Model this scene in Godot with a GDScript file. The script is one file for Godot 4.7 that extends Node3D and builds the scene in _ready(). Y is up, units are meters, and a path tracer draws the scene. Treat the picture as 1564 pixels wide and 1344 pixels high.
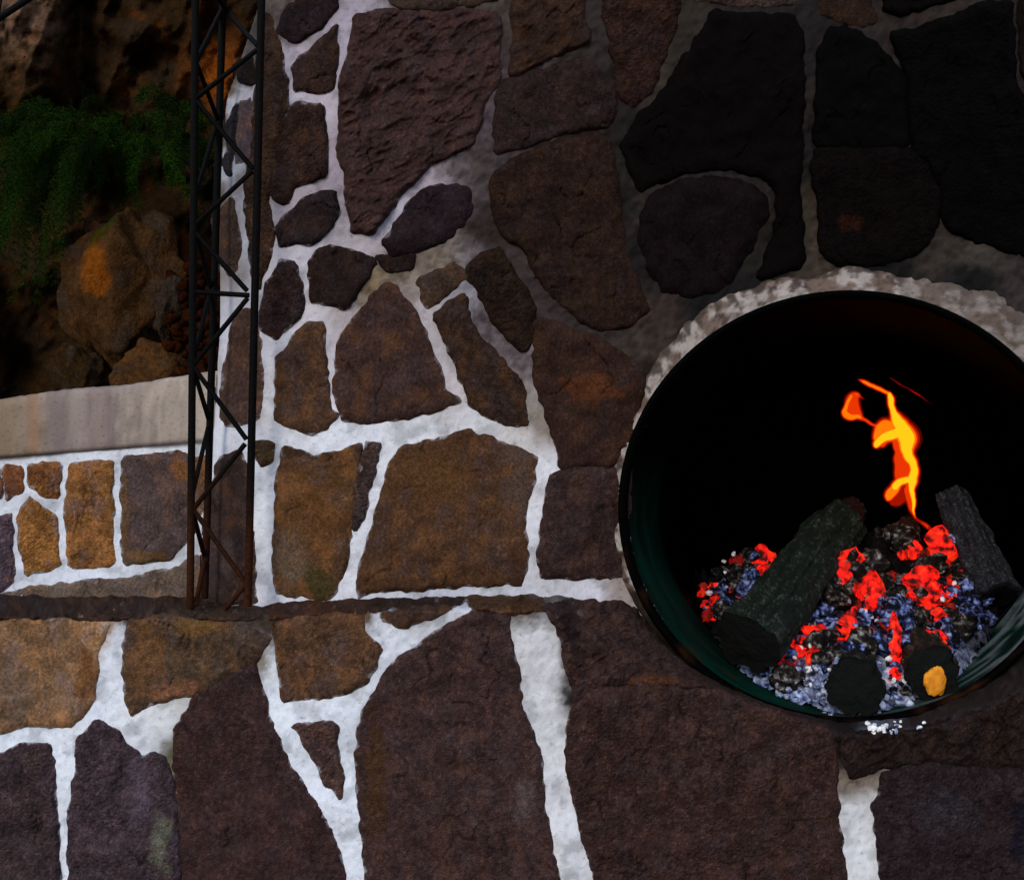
extends Node3D
# A stone barbecue: a rubble-stone tower with white-painted joints, an oven barrel set into it with a fire,
# a plinth in front, a low wall and a cliff behind.  1 unit = 1 m; the wall face is about z = 0.

const D := 1.6            # metres from the lens to the wall face
const EXPO := 1.75

var nz := FastNoiseLite.new()      # soft
var nr := FastNoiseLite.new()      # ridged
var nf := FastNoiseLite.new()      # fine fbm
var nc := FastNoiseLite.new()      # facets
var rng := RandomNumberGenerator.new()
var M := {}
var jim: Image = null       # the joint colours of the wall in hand
var jx := 0.0
var jy := 0.0

# ------------------------------------------------------------------ small helpers
func P(x: float, y: float, z: float) -> Vector3:
	# a point of the place: x, y in millimetres on the wall face, carried to depth z
	var k := (D - z) / D * 0.001
	return Vector3((x - 782.0) * k, (672.0 - y) * k, z)

func lin(r: float, g: float, b: float, gain := 1.0) -> Color:
	return Color(pow(r / 255.0, 2.2) * gain, pow(g / 255.0, 2.2) * gain, pow(b / 255.0, 2.2) * gain)

func enc(c: Color) -> Color:
	return Color(pow(clampf(c.r, 0, 1), 0.4545), pow(clampf(c.g, 0, 1), 0.4545), pow(clampf(c.b, 0, 1), 0.4545), c.a)

func table(t: Array, x: float) -> float:
	if x <= t[0][0]: return t[0][1]
	for i in range(1, t.size()):
		if x <= t[i][0]:
			var a = t[i - 1]
			var b = t[i]
			return lerpf(a[1], b[1], (x - a[0]) / (b[0] - a[0]))
	return t[t.size() - 1][1]

func numbered(base: String) -> String:
	if not has_node(base): return base
	var i := 1
	while has_node("%s_%03d" % [base, i]): i += 1
	return "%s_%03d" % [base, i]

func thing(called: String, label: String, category: String, at := Vector3.ZERO, group := "") -> Node3D:
	var o := Node3D.new()
	o.name = numbered(called)
	add_child(o, true)
	o.position = at
	tag(o, label, category, group)
	return o

func tag(o: Node3D, label: String, category: String, group := "") -> void:
	o.set_meta("label", label)
	o.set_meta("category", category)
	if group: o.set_meta("group", group)

# commits a mesh whose vertices are in world space as a part of `parent`
func part(called: String, mesh: Mesh, m: Material, parent: Node3D) -> MeshInstance3D:
	var o := MeshInstance3D.new()
	o.mesh = mesh
	o.material_override = m
	if parent == self:
		o.name = numbered(called)
	else:
		var n := called
		var i := 1
		while parent.has_node(n):
			n = "%s_%03d" % [called, i]
			i += 1
		o.name = n
		var off := Vector3.ZERO
		var p: Node = parent
		while p is Node3D and p != self:
			off += (p as Node3D).position
			p = p.get_parent()
		o.position = -off
	parent.add_child(o, true)
	return o

# a grid of points (rows of equal length) with colours; keep[] drops points
func grid_mesh(pts: PackedVector3Array, cols: PackedColorArray, keep: PackedByteArray, w: int, h: int, flip := false) -> ArrayMesh:
	var nor := PackedVector3Array()
	nor.resize(w * h)
	for j in h:
		var ju := maxi(j - 1, 0)
		var jd := mini(j + 1, h - 1)
		for i in w:
			var k := j * w + i
			if keep.size() and keep[k] == 0: continue
			var il := k - 1 if i > 0 else k
			var ir := k + 1 if i < w - 1 else k
			var n := (pts[ir] - pts[il]).cross(pts[ju * w + i] - pts[jd * w + i])
			nor[k] = (-n if flip else n).normalized()
	var remap := PackedInt32Array()
	remap.resize(w * h)
	remap.fill(-1)
	var vp := PackedVector3Array()
	var vn := PackedVector3Array()
	var vc := PackedColorArray()
	var idx := PackedInt32Array()
	for j in h - 1:
		for i in w - 1:
			var a := j * w + i
			var b := a + 1
			var c := a + w
			var d := c + 1
			if keep.size() and (keep[a] & keep[b] & keep[c] & keep[d]) == 0: continue
			for k in [a, b, c, d]:
				if remap[k] < 0:
					remap[k] = vp.size()
					vp.append(pts[k]); vn.append(nor[k]); vc.append(cols[k])
			if flip: idx.append_array([remap[a], remap[c], remap[b], remap[b], remap[c], remap[d]])
			else: idx.append_array([remap[a], remap[b], remap[c], remap[b], remap[d], remap[c]])
	var arr := []
	arr.resize(Mesh.ARRAY_MAX)
	arr[Mesh.ARRAY_VERTEX] = vp
	arr[Mesh.ARRAY_NORMAL] = vn
	arr[Mesh.ARRAY_COLOR] = vc
	arr[Mesh.ARRAY_INDEX] = idx
	var me := ArrayMesh.new()
	me.add_surface_from_arrays(Mesh.PRIMITIVE_TRIANGLES, arr)
	return me

# a tube along points with radii; ends closed; colour function of (position, along)
func tube(pts: Array, radii: Array, seg: int, colf: Callable, wob := 0.0, wobscale := 60.0, flat := 1.0, flat_dir := Vector3.BACK, caps := true) -> ArrayMesh:
	var st := SurfaceTool.new()
	st.begin(Mesh.PRIMITIVE_TRIANGLES)
	var rings := []
	var n := pts.size()
	for k in n:
		var t: Vector3 = (pts[mini(k + 1, n - 1)] - pts[maxi(k - 1, 0)]).normalized()
		var u := t.cross(flat_dir)
		if u.length() < 0.1: u = t.cross(Vector3.UP)
		u = u.normalized()
		var v := u.cross(t).normalized()
		var ring := []
		for s in seg:
			var a := TAU * s / seg
			var dir := u * cos(a) + v * sin(a) * flat
			var q: Vector3 = pts[k] + dir * radii[k]
			if wob > 0.0:
				q += dir * radii[k] * wob * nf.get_noise_3d(q.x * wobscale * 10, q.y * wobscale * 10, q.z * wobscale * 10)
			ring.append(q)
		rings.append(ring)
	for k in n - 1:
		for s in seg:
			var s2 := (s + 1) % seg
			var q := [rings[k][s], rings[k + 1][s], rings[k][s2], rings[k][s2], rings[k + 1][s], rings[k + 1][s2]]
			for x in q:
				st.set_color(colf.call(x, float(k) / (n - 1)))
				st.add_vertex(x)
	if caps:
		for e in [0, n - 1]:
			for s in seg:
				var s2 := (s + 1) % seg
				var q := [pts[e], rings[e][s], rings[e][s2]] if e == 0 else [pts[e], rings[e][s2], rings[e][s]]
				for x in q:
					st.set_color(colf.call(x, float(e) / (n - 1)))
					st.set_smooth_group(1)
					st.add_vertex(x)
				st.set_smooth_group(0)
	st.index()
	st.generate_normals()
	return st.commit()

func flatc(c: Color) -> Callable:
	return func(_p, _t): return c

# ------------------------------------------------------------------ materials
func noise_tex(kind: int, freq: float, oct: int, ramp: Array, size := 512, seed_ := 1, fract := FastNoiseLite.FRACTAL_FBM) -> NoiseTexture2D:
	var n := FastNoiseLite.new()
	n.noise_type = kind
	n.frequency = freq
	n.fractal_octaves = oct
	n.fractal_type = fract
	n.seed = seed_
	var t := NoiseTexture2D.new()
	t.width = size; t.height = size
	t.seamless = true
	t.noise = n
	if ramp.size():
		var g := Gradient.new()
		var o := PackedFloat32Array()
		var c := PackedColorArray()
		for r in ramp:
			o.append(r[0]); c.append(r[1])
		g.offsets = o; g.colors = c
		t.color_ramp = g
	return t

func norm_tex(kind: int, freq: float, oct: int, strength: float, seed_: int, size := 512) -> NoiseTexture2D:
	var t := noise_tex(kind, freq, oct, [], size, seed_)
	t.as_normal_map = true
	t.bump_strength = strength
	return t

func g3(v: float) -> Color: return Color(v, v, v)

func base_mat(rough: float, spec: float, scale: float) -> StandardMaterial3D:
	var m := StandardMaterial3D.new()
	m.vertex_color_use_as_albedo = true
	m.vertex_color_is_srgb = true
	m.roughness = rough
	m.metallic_specular = spec
	m.uv1_triplanar = true
	m.uv1_world_triplanar = true
	m.uv1_scale = Vector3.ONE * scale
	m.uv2_triplanar = true
	m.uv2_world_triplanar = true
	m.uv2_scale = Vector3.ONE * scale * 3.7
	return m

func materials() -> void:
	var S := FastNoiseLite.TYPE_SIMPLEX_SMOOTH
	var grain := noise_tex(S, 0.022, 6, [[0.0, g3(0.6)], [0.35, g3(0.78)], [0.55, g3(0.88)], [0.75, g3(0.96)], [1.0, g3(1.0)]], 1024, 3)
	var speck := noise_tex(FastNoiseLite.TYPE_CELLULAR, 0.06, 2, [[0.0, Color(0.4, 0.36, 0.44)], [0.2, Color(0.64, 0.57, 0.58)], [0.38, Color(0.74, 0.7, 0.75)], [0.52, Color(0.7, 0.74, 0.66)], [0.68, Color(0.88, 0.75, 0.7)], [0.82, Color(0.95, 0.9, 0.88)], [1.0, g3(1.0)]], 512, 8)
	var nrm := norm_tex(S, 0.045, 6, 9.0, 12, 1024)
	var nrm_soft := norm_tex(S, 0.012, 5, 5.0, 21, 512)
	var m := base_mat(0.88, 0.16, 4.5)
	m.albedo_texture = grain
	m.normal_enabled = true; m.normal_texture = nrm; m.normal_scale = 1.05
	m.detail_enabled = true; m.detail_albedo = speck; m.detail_blend_mode = BaseMaterial3D.BLEND_MODE_MUL
	m.detail_uv_layer = BaseMaterial3D.DETAIL_UV_2
	M.stone = m
	for k in [["stone_coarse", 2.7, 1.5], ["stone_fine", 7.0, 0.8]]:
		var v: StandardMaterial3D = m.duplicate()
		v.uv1_scale = Vector3.ONE * k[1]
		v.uv2_scale = Vector3.ONE * k[1] * 3.7
		v.normal_scale = k[2]
		M[k[0]] = v
	m = base_mat(0.75, 0.3, 5.0)
	m.albedo_texture = noise_tex(S, 0.02, 6, [[0.0, g3(0.7)], [0.2, g3(0.92)], [0.36, g3(0.98)], [1.0, g3(1.0)]], 1024, 31)
	m.normal_enabled = true; m.normal_texture = nrm; m.normal_scale = 0.22
	M.mortar = m
	m = base_mat(0.95, 0.1, 3.0)
	m.albedo_texture = grain
	m.normal_enabled = true; m.normal_texture = nrm; m.normal_scale = 1.3
	M.rock = m
	# steel
	m = base_mat(0.6, 0.14, 6.0)
	m.albedo_texture = grain
	m.normal_enabled = true; m.normal_texture = nrm; m.normal_scale = 0.225
	M.steel = m
	m = base_mat(0.6, 0.08, 5.0)
	m.albedo_texture = grain
	m.normal_enabled = true; m.normal_texture = nrm_soft; m.normal_scale = 0.5
	M.barrel = m
	# leaf
	m = base_mat(0.8, 0.12, 8.0)
	m.albedo_texture = grain
	m.backlight_enabled = true; m.backlight = Color(0.12, 0.2, 0.05)
	m.cull_mode = BaseMaterial3D.CULL_DISABLED
	M.leaf = m
	# coals
	var ash := noise_tex(S, 0.03, 4, [[0.0, Color(0.03, 0.03, 0.04)], [0.5, Color(0.06, 0.06, 0.08)], [0.58, Color(0.16, 0.19, 0.34)], [0.66, Color(0.36, 0.46, 0.8)], [0.76, Color(0.7, 0.78, 1.0)], [1.0, Color(0.92, 0.94, 1.0)]], 512, 41)  # the blue is sky reflection put into the ash colour
	var grey := noise_tex(S, 0.03, 4, [[0.0, Color(0.04, 0.03, 0.03)], [0.52, Color(0.08, 0.07, 0.06)], [0.62, Color(0.17, 0.15, 0.13)], [0.72, Color(0.36, 0.34, 0.33)], [0.82, Color(0.7, 0.69, 0.7)], [1.0, Color(0.9, 0.9, 0.92)]], 512, 42)
	for k in [["char", ash], ["char_grey", grey]]:
		m = base_mat(0.8, 0.25, 3.4)
		m.albedo_texture = k[1]
		m.normal_enabled = true; m.normal_texture = nrm; m.normal_scale = 1.5
		M[k[0]] = m
	m = base_mat(0.9, 0.2, 4.0)
	m.albedo_texture = noise_tex(S, 0.03, 5, [[0.0, Color(0.05, 0.05, 0.07)], [0.3, Color(0.14, 0.16, 0.26)], [0.42, Color(0.4, 0.48, 0.74)], [0.54, Color(0.74, 0.8, 0.96)], [0.72, Color(0.92, 0.94, 1.0)], [1.0, Color(1, 1, 1)]], 512, 43)  # pale ash, tinted blue for the sky it reflects
	m.normal_enabled = true; m.normal_texture = nrm; m.normal_scale = 1.5
	M.ash = m
	var glow := noise_tex(S, 0.014, 5, [[0.0, Color(0.03, 0.0, 0.0)], [0.34, Color(0.12, 0.0, 0.0)], [0.43, Color(0.5, 0.02, 0.01)], [0.5, Color(0.85, 0.03, 0.025)], [0.62, Color(1.0, 0.08, 0.05)], [0.76, Color(1.0, 0.2, 0.07)], [1.0, Color(1.0, 0.34, 0.1)]], 512, 47)
	for k in [["glow", 0.75], ["glow_mid", 0.4], ["glow_dim", 0.14]]:
		m = base_mat(0.9, 0.2, 6.5)
		m.albedo_color = Color(0.2, 0.12, 0.11)
		m.emission_enabled = true
		m.emission = Color.WHITE
		m.emission_operator = BaseMaterial3D.EMISSION_OP_MULTIPLY
		m.emission_texture = glow
		m.emission_energy_multiplier = k[1]
		m.normal_enabled = true; m.normal_texture = nrm; m.normal_scale = 1.4
		M[k[0]] = m
	m = base_mat(0.85, 0.35, 7.0)
	m.albedo_texture = noise_tex(S, 0.07, 4, [[0.0, g3(0.3)], [0.45, g3(0.42)], [0.58, g3(0.55)], [0.68, g3(0.95)], [1.0, g3(1.0)]], 512, 51)
	m.normal_enabled = true; m.normal_texture = nrm; m.normal_scale = 2.0
	M.log = m
	for k in [["flame_haze", Color(0.6, 0.05, 0.0), 0.08], ["flame_red", Color(0.75, 0.1, 0.0), 0.18], ["flame_deep", Color(0.92, 0.24, 0.02), 0.3], ["flame_orange", Color(1.0, 0.58, 0.03), 0.4], ["flame_yellow", Color(1.0, 0.94, 0.12), 1.0]]:
		m = StandardMaterial3D.new()
		m.shading_mode = BaseMaterial3D.SHADING_MODE_UNSHADED
		m.albedo_color = Color(k[1].r, k[1].g, k[1].b, k[2])
		m.transparency = BaseMaterial3D.TRANSPARENCY_ALPHA
		m.cull_mode = BaseMaterial3D.CULL_DISABLED
		M[k[0]] = m

# ------------------------------------------------------------------ wall fields
const SIL := [[-600, 405], [0, 397], [40, 384], [150, 346], [250, 336], [330, 331], [440, 336], [520, 334], [640, 327], [730, 318], [940, 308]]
func z_tower(x: float, y: float) -> float:
	var z := 0.012 * nz.get_noise_2d(x * 0.4, y * 0.4)
	if x < 455.0:
		var t := clampf((455.0 - x) / (455.0 - table(SIL, y)), 0.0, 1.0)
		z -= 0.2 * (1.0 - sqrt(1.0 - 0.98 * t * t))
	return z

const EDGE := [[-300, 948], [0, 943], [400, 944], [560, 938], [720, 931], [830, 934], [862, 962], [885, 1034], [1000, 1042], [1100, 1052], [1200, 1088], [1280, 1120], [1400, 1112], [1500, 1084], [1620, 1020], [1900, 985]]
const BACKL := [[-300, 906], [300, 908], [400, 914], [560, 911], [800, 906], [950, 900], [970, 905], [1000, 940], [1050, 1000], [1100, 1040], [1150, 1064], [1200, 1082], [1300, 1096], [1400, 1084], [1500, 1034], [1560, 985], [1640, 930], [1900, 905]]
func z_plinth(x: float, y: float) -> float:
	var e := table(EDGE, x) + 7.0 * nf.get_noise_2d(x * 2.5, y * 2.5)
	var b := table(BACKL, x) + 6.0 * nf.get_noise_2d(x * 2.5 + 70.0, y * 3.0)
	if x > 955.0 and x < 1660.0: b = table(BACKL, x)
	var u := clampf((y - b) / (e - b), 0.0, 1.0)
	var zb := lerpf(-0.24, -0.03, smoothstep(330.0, 460.0, x))
	var zf := 0.12
	if x > 850.0: zf = lerpf(0.12, 0.1, smoothstep(850, 1000, x))
	var z := lerpf(zb, zf, 1.0 - pow(1.0 - u, 1.35))
	z += 0.012 * nz.get_noise_2d(x * 0.5 + 500.0, y * 0.5)
	if y < b: z = zb
	return z

func z_parapet(x: float, y: float) -> float:
	return -0.2 + 0.01 * nz.get_noise_2d(x * 0.6 + 900.0, y * 0.6)

# one stone of a wall: a relief over its outline, dipping under the mortar at its edges
func stone(parent: Node3D, outline: Array, col: Array, zf: Callable, opt := {}) -> void:
	var g: float = opt.get("step", 2.4)
	var pop: float = opt.get("pop", 9.0)
	var rough: float = opt.get("rough", 1.0)
	var ridge: float = opt.get("ridge", 0.0)
	var rust: float = opt.get("rust", 0.25)
	var edge: float = opt.get("edge", 4.0)
	var grow: float = opt.get("grow", 5.0)
	var raw := PackedVector2Array()
	for k in range(0, outline.size(), 2): raw.append(Vector2(outline[k], outline[k + 1]))
	if Geometry2D.is_polygon_clockwise(raw): raw.reverse()
	var wide := Geometry2D.offset_polygon(raw, grow, Geometry2D.JOIN_MITER)
	if wide.size(): raw = wide[0]
	var poly := PackedVector2Array()
	for k in raw.size():
		var a := raw[k]
		var b := raw[(k + 1) % raw.size()]
		poly.append(a.lerp(b, 0.12)); poly.append(a.lerp(b, 0.88))
	var lo := poly[0]
	var hi := poly[0]
	for p in poly:
		lo = lo.min(p); hi = hi.max(p)
	lo -= Vector2(12, 12); hi += Vector2(12, 12)
	lo = (lo / g).floor() * g
	var w := int((hi.x - lo.x) / g) + 2
	var h := int((hi.y - lo.y) / g) + 2
	var pts := PackedVector3Array(); pts.resize(w * h)
	var cols := PackedColorArray(); cols.resize(w * h)
	var keep := PackedByteArray(); keep.resize(w * h)
	var sd := rng.randf() * 900.0
	var tilt := Vector2(rng.randf_range(-1, 1), rng.randf_range(-1, 1)) * 0.025
	var mid := (lo + hi) / 2
	var base := lin(col[0], col[1], col[2], 3.2) * Color(0.96, 1.03, 1.1)
	var rustc := lin(128, 90, 56, 1.6)
	var np := poly.size()
	for j in h:
		for i in w:
			var x := lo.x + i * g
			var y := lo.y + j * g
			var q := Vector2(x + 4.0 * nz.get_noise_2d(x * 2.4, y * 2.4) + 1.7 * nf.get_noise_2d(x * 4.5, y * 4.5), y + 4.0 * nz.get_noise_2d(x * 2.4 + 77.0, y * 2.4) + 1.7 * nf.get_noise_2d(x * 4.5 + 55.0, y * 4.5))
			var best := 1e9
			for e in np:
				var c := Geometry2D.get_closest_point_to_segment(q, poly[e], poly[(e + 1) % np])
				best = minf(best, c.distance_squared_to(q))
			best = sqrt(best)
			var s := -best if Geometry2D.is_point_in_polygon(q, poly) else best
			var k := j * w + i
			if s > 9.0: continue
			keep[k] = 1
			var hh := 0.0
			var n1 := nz.get_noise_2d(x * 1.6 + sd, y * 1.6)
			var n2 := nf.get_noise_2d(x * 5.0 + sd, y * 5.0)
			var crn := nz.get_noise_2d(x * 0.9 + sd * 1.7, y * 0.9) + 0.12 * n2
			var crack := exp(-pow(crn / 0.026, 2.0)) * smoothstep(-0.05, 0.25, nz.get_noise_2d(x * 1.1 + sd, y * 1.1 + 400.0))
			if s < 0.0:
				var facet := nc.get_noise_2d(x + 14.0 * n2 + sd, y * 1.3 + 10.0 * n1)
				var f := 1.0 - exp(s / edge)
				hh = f * (pop + 5.0 * rough * n1 + 1.5 * rough * n2 + 3.0 * rough * facet - 4.0 * crack + (x - mid.x) * tilt.x + (y - mid.y) * tilt.y)
				if ridge > 0.0:
					hh += f * ridge * 5.0 * nr.get_noise_2d(x * 1.5 + sd, y * 2.6 + x * 0.9)
				hh = maxf(hh, f * 3.5)
			else:
				hh = -s * 1.6
			pts[k] = P(x, y, zf.call(x, y) + hh * 0.001)
			var n3 := nf.get_noise_2d(x * 2.2 + sd * 2.0, y * 2.2)
			var n4 := nz.get_noise_2d(x * 2.0 + sd * 3.0, y * 1.4 + 300.0)
			var c2 := base * (1.0 + 0.5 * n3 + 0.16 * n2) * (1.0 - 0.6 * crack) * (1.0 + 0.55 * smoothstep(0.22, 0.45, nf.get_noise_2d(x * 11.0 + sd, y * 8.0)))
			var r := smoothstep(0.1, 0.55, n4 * 0.7 + 0.7 * n3 + 0.35 * n2) * rust
			c2 = c2.lerp(Color(rustc.r, rustc.g, rustc.b) * (base.get_luminance() / 0.11), clampf(r, 0.0, 0.7))
			var pu := smoothstep(0.1, 0.6, -n4 + 0.3 * n2) * 0.35
			c2 = c2.lerp(Color(c2.get_luminance() * 1.08, c2.get_luminance() * 0.92, c2.get_luminance() * 1.1), pu)
			if opt.has("blot"):
				for bl in opt.blot:   # stains that the stone itself has: x, y, radius x, radius y, r, g, b
					var dd := Vector2((x - bl[0]) / bl[2], (y - bl[1]) / bl[3]).length() + 0.8 * n3 + 0.3 * n2
					c2 = c2.lerp(lin(bl[4], bl[5], bl[6], 3.2) * (1.0 + 0.4 * n2), smoothstep(1.15, 0.4, dd) * 0.75)
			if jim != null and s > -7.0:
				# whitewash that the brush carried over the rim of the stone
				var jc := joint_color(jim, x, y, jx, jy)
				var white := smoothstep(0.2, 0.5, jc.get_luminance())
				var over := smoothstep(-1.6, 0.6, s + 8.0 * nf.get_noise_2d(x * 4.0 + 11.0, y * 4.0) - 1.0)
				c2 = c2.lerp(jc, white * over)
			c2.a = 1.0
			cols[k] = enc(c2)
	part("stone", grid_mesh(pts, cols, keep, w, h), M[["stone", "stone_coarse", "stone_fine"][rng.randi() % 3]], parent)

# the colour of joints, from samples of paint, cement and soot, the tower's with shade mixed in
func joint_map(samples: Array, x0: float, y0: float, x1: float, y1: float) -> Image:
	var nx := int((x1 - x0) / 16.0) + 1
	var ny := int((y1 - y0) / 16.0) + 1
	var im := Image.create(nx, ny, false, Image.FORMAT_RGBF)
	for j in ny:
		for i in nx:
			var x := x0 + i * 16.0
			var y := y0 + j * 16.0
			var tw := 0.0
			var c := Color(0, 0, 0)
			for s in samples:
				var dx: float = x - s[0]
				var dy: float = y - s[1]
				var d2 := dx * dx + dy * dy + 60.0
				var wt := 1.0 / (d2 * d2 * d2)
				tw += wt
				c += lin(s[2], s[3], s[4], 1.18) * wt
			im.set_pixel(i, j, Color(c.r / tw, c.g / tw, c.b / tw))
	im.resize(nx * 4, ny * 4, Image.INTERPOLATE_BILINEAR)
	return im

func joint_color(im: Image, x: float, y: float, x0: float, y0: float) -> Color:
	x += 9.0 * nf.get_noise_2d(x * 4.0, y * 4.0 + 99.0)
	y += 9.0 * nf.get_noise_2d(x * 4.0 + 31.0, y * 4.0)
	var c := im.get_pixel(clampi(int((x - x0) / 4.0), 0, im.get_width() - 1), clampi(int((y - y0) / 4.0), 0, im.get_height() - 1))
	var n := nf.get_noise_2d(x * 7.0, y * 7.0)
	var dull := smoothstep(0.35, 0.1, c.get_luminance())
	c *= 1.0 + (0.14 + 0.5 * dull) * n + 0.5 * dull * nz.get_noise_2d(x * 3.0, y * 3.0)
	c *= 1.0 - (1.0 - dull) * 0.3 * smoothstep(0.08, 0.45, nf.get_noise_2d(x * 1.7 + 600.0, y * 1.7))
	c.a = 1.0
	return c

func rough_extra(x: float, y: float, opt: Dictionary) -> float:
	if not opt.get("ledge", false): return 0.0
	var e := table(EDGE, x)
	return 2.6 * smoothstep(e + 6.0, e - 4.0, y)

func mortar_sheet(parent: Node3D, called: String, x0: float, y0: float, x1: float, y1: float, g: float, zf: Callable, im: Image, opt := {}) -> void:
	var w := int((x1 - x0) / g) + 1
	var h := int((y1 - y0) / g) + 1
	var pts := PackedVector3Array(); pts.resize(w * h)
	var cols := PackedColorArray(); cols.resize(w * h)
	var keep := PackedByteArray(); keep.resize(w * h); keep.fill(1)
	var hole: bool = opt.get("hole", false)
	var wrap: bool = opt.get("wrap", false)
	var amp: float = opt.get("amp", 1.0)
	for j in h:
		for i in w:
			var x := x0 + i * g
			var y := y0 + j * g
			var k := j * w + i
			var zz := 0.0
			var xx := x
			if wrap:
				var sil := table(SIL, y)
				if x < sil:
					var q := sil - x
					xx = sil + q * 0.4
					zz = -q * 0.016
					x = sil
			if hole and pow((x - BX) / (BRX - 5), 2) + pow((y - BY) / (BRY - 5), 2) < 1.0:
				keep[k] = 0
			var n := nf.get_noise_2d(x * 4.0 + 40.0, y * 4.0)
			var n2 := nz.get_noise_2d(x * 5.0, y * 5.0)
			var jc := joint_color(im, x, y, x0, y0)
			var bare := 1.0 - 0.75 * smoothstep(0.15, 0.45, jc.get_luminance())   # paint fills the roughness of bare cement
			pts[k] = P(xx, y, zf.call(x, y) + zz + 0.001 * amp * (-0.5 + (2.4 * n + 0.8 * n2) * bare + 0.9 * n2) * (1.0 + rough_extra(x, y, opt)))
			cols[k] = enc(jc)
	part(called, grid_mesh(pts, cols, keep, w, h), M.mortar, parent)

# ------------------------------------------------------------------ the barrel
const BX := 1300.0
const BY := 776.0
const BRX := 344.0
const BRY := 322.0
const AX := Vector3(0.307, -0.0617, -0.95)
func barrel_at(a: float, t: float, k := 1.0) -> Vector3:
	return P(BX, BY, 0.0) + Vector3(cos(a) * BRX * 0.001 * k, sin(a) * BRY * 0.001 * k, 0.0) + AX * t

const BED := [[-0.02, -0.432], [0.0, -0.424], [0.06, -0.412], [0.1, -0.396], [0.2, -0.335], [0.3, -0.262], [0.4, -0.205], [0.46, -0.19], [0.54, -0.24], [0.72, -0.36]]
func bed_y(x: float, t: float) -> float:
	# the heap is highest right of its centre and tails off to the barrel's sides and back
	var sd := (x - (P(BX, BY, 0.0) + AX * t).x) / (BRX * 0.001)
	var deep := smoothstep(0.05, 0.4, t)
	var y := table(BED, t)
	y -= deep * (0.062 * smoothstep(0.0, -0.62, sd) + 0.05 * smoothstep(0.45, 0.8, sd))
	y += deep * 0.02 * exp(-pow((sd - 0.15) / 0.3, 2.0))
	return y + deep * 0.03 * nz.get_noise_2d(x * 2600.0, t * 2600.0)

func bed_point(x: float, y: float, lift := 0.0) -> Vector3:
	# where a sight line at (x, y) meets the ember heap
	var t := 0.0
	while t < 0.47:
		var q := P(x, y, AX.z * t)
		if q.y <= bed_y(q.x, t): break
		t += 0.005
	var p := P(x, y, AX.z * t)
	p.y += lift
	return p

func ball(radius: float, amp: float, freq: float, seed_: float, seg := 10, rings := 7, colf = null) -> ArrayMesh:
	var w := seg + 1
	var h := rings + 1
	var pts := PackedVector3Array(); pts.resize(w * h)
	var cols := PackedColorArray(); cols.resize(w * h)
	for j in h:
		for i in w:
			var th := PI * j / rings
			var ph := TAU * (i % seg) / seg
			var d := Vector3(sin(th) * cos(ph), cos(th), -sin(th) * sin(ph))
			var n := nf.get_noise_3d(d.x * freq + seed_, d.y * freq, d.z * freq) + 0.5 * absf(nr.get_noise_3d(d.x * freq * 0.6 + seed_, d.y * freq * 0.6, d.z * freq * 0.6))
			pts[j * w + i] = d * radius * (1.0 + amp * n)
			cols[j * w + i] = (colf as Callable).call(d, n) if colf != null else Color.WHITE
	return grid_mesh(pts, cols, PackedByteArray(), w, h)

func chunk(nplanes: int, seed_: int, amp: float, freq: float, seg: int, rings: int, colf = null, block := 0.0) -> ArrayMesh:
	# an angular lump of about unit radius, broken along flat planes
	var r2 := RandomNumberGenerator.new()
	r2.seed = seed_
	var pl := []
	for k in nplanes:
		var v := Vector3(r2.randf_range(-1, 1), r2.randf_range(-1, 1), r2.randf_range(-1, 1))
		if v.length() < 0.1: v = Vector3.UP
		pl.append([v.normalized(), r2.randf_range(0.62, 0.95)])
	var w := seg + 1
	var h := rings + 1
	var pts := PackedVector3Array(); pts.resize(w * h)
	var cols := PackedColorArray(); cols.resize(w * h)
	var off := float(seed_) * 13.7
	for j in h:
		for i in w:
			var th := PI * j / rings
			var ph := TAU * (i % seg) / seg
			var d := Vector3(sin(th) * cos(ph), cos(th), -sin(th) * sin(ph))
			var r := 1.1
			for p in pl:
				var c: float = d.dot(p[0])
				if c > 0.05: r = minf(r, p[1] / c)
			var n := nf.get_noise_3d(d.x * freq + off, d.y * freq, d.z * freq)
			r *= 1.0 + amp * n
			pts[j * w + i] = d * r
			cols[j * w + i] = (colf as Callable).call(d, n) if colf != null else Color.WHITE
	return grid_mesh(pts, cols, PackedByteArray(), w, h)

# ------------------------------------------------------------------
func _ready() -> void:
	rng.seed = 7
	nz.noise_type = FastNoiseLite.TYPE_SIMPLEX_SMOOTH; nz.frequency = 0.01; nz.fractal_octaves = 2; nz.seed = 5
	nf.noise_type = FastNoiseLite.TYPE_SIMPLEX_SMOOTH; nf.frequency = 0.01; nf.fractal_octaves = 5; nf.seed = 9
	nc.noise_type = FastNoiseLite.TYPE_CELLULAR; nc.frequency = 0.016; nc.fractal_type = FastNoiseLite.FRACTAL_NONE; nc.cellular_return_type = FastNoiseLite.RETURN_DISTANCE; nc.seed = 4
	nr.noise_type = FastNoiseLite.TYPE_SIMPLEX_SMOOTH; nr.frequency = 0.012; nr.fractal_type = FastNoiseLite.FRACTAL_RIDGED; nr.fractal_octaves = 4; nr.seed = 15
	camera_and_light()
	materials()
	setting()
	tower()
	plinth()
	parapet()
	background()
	barrel()
	mast()
	fire()
	tell_apart()

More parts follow.
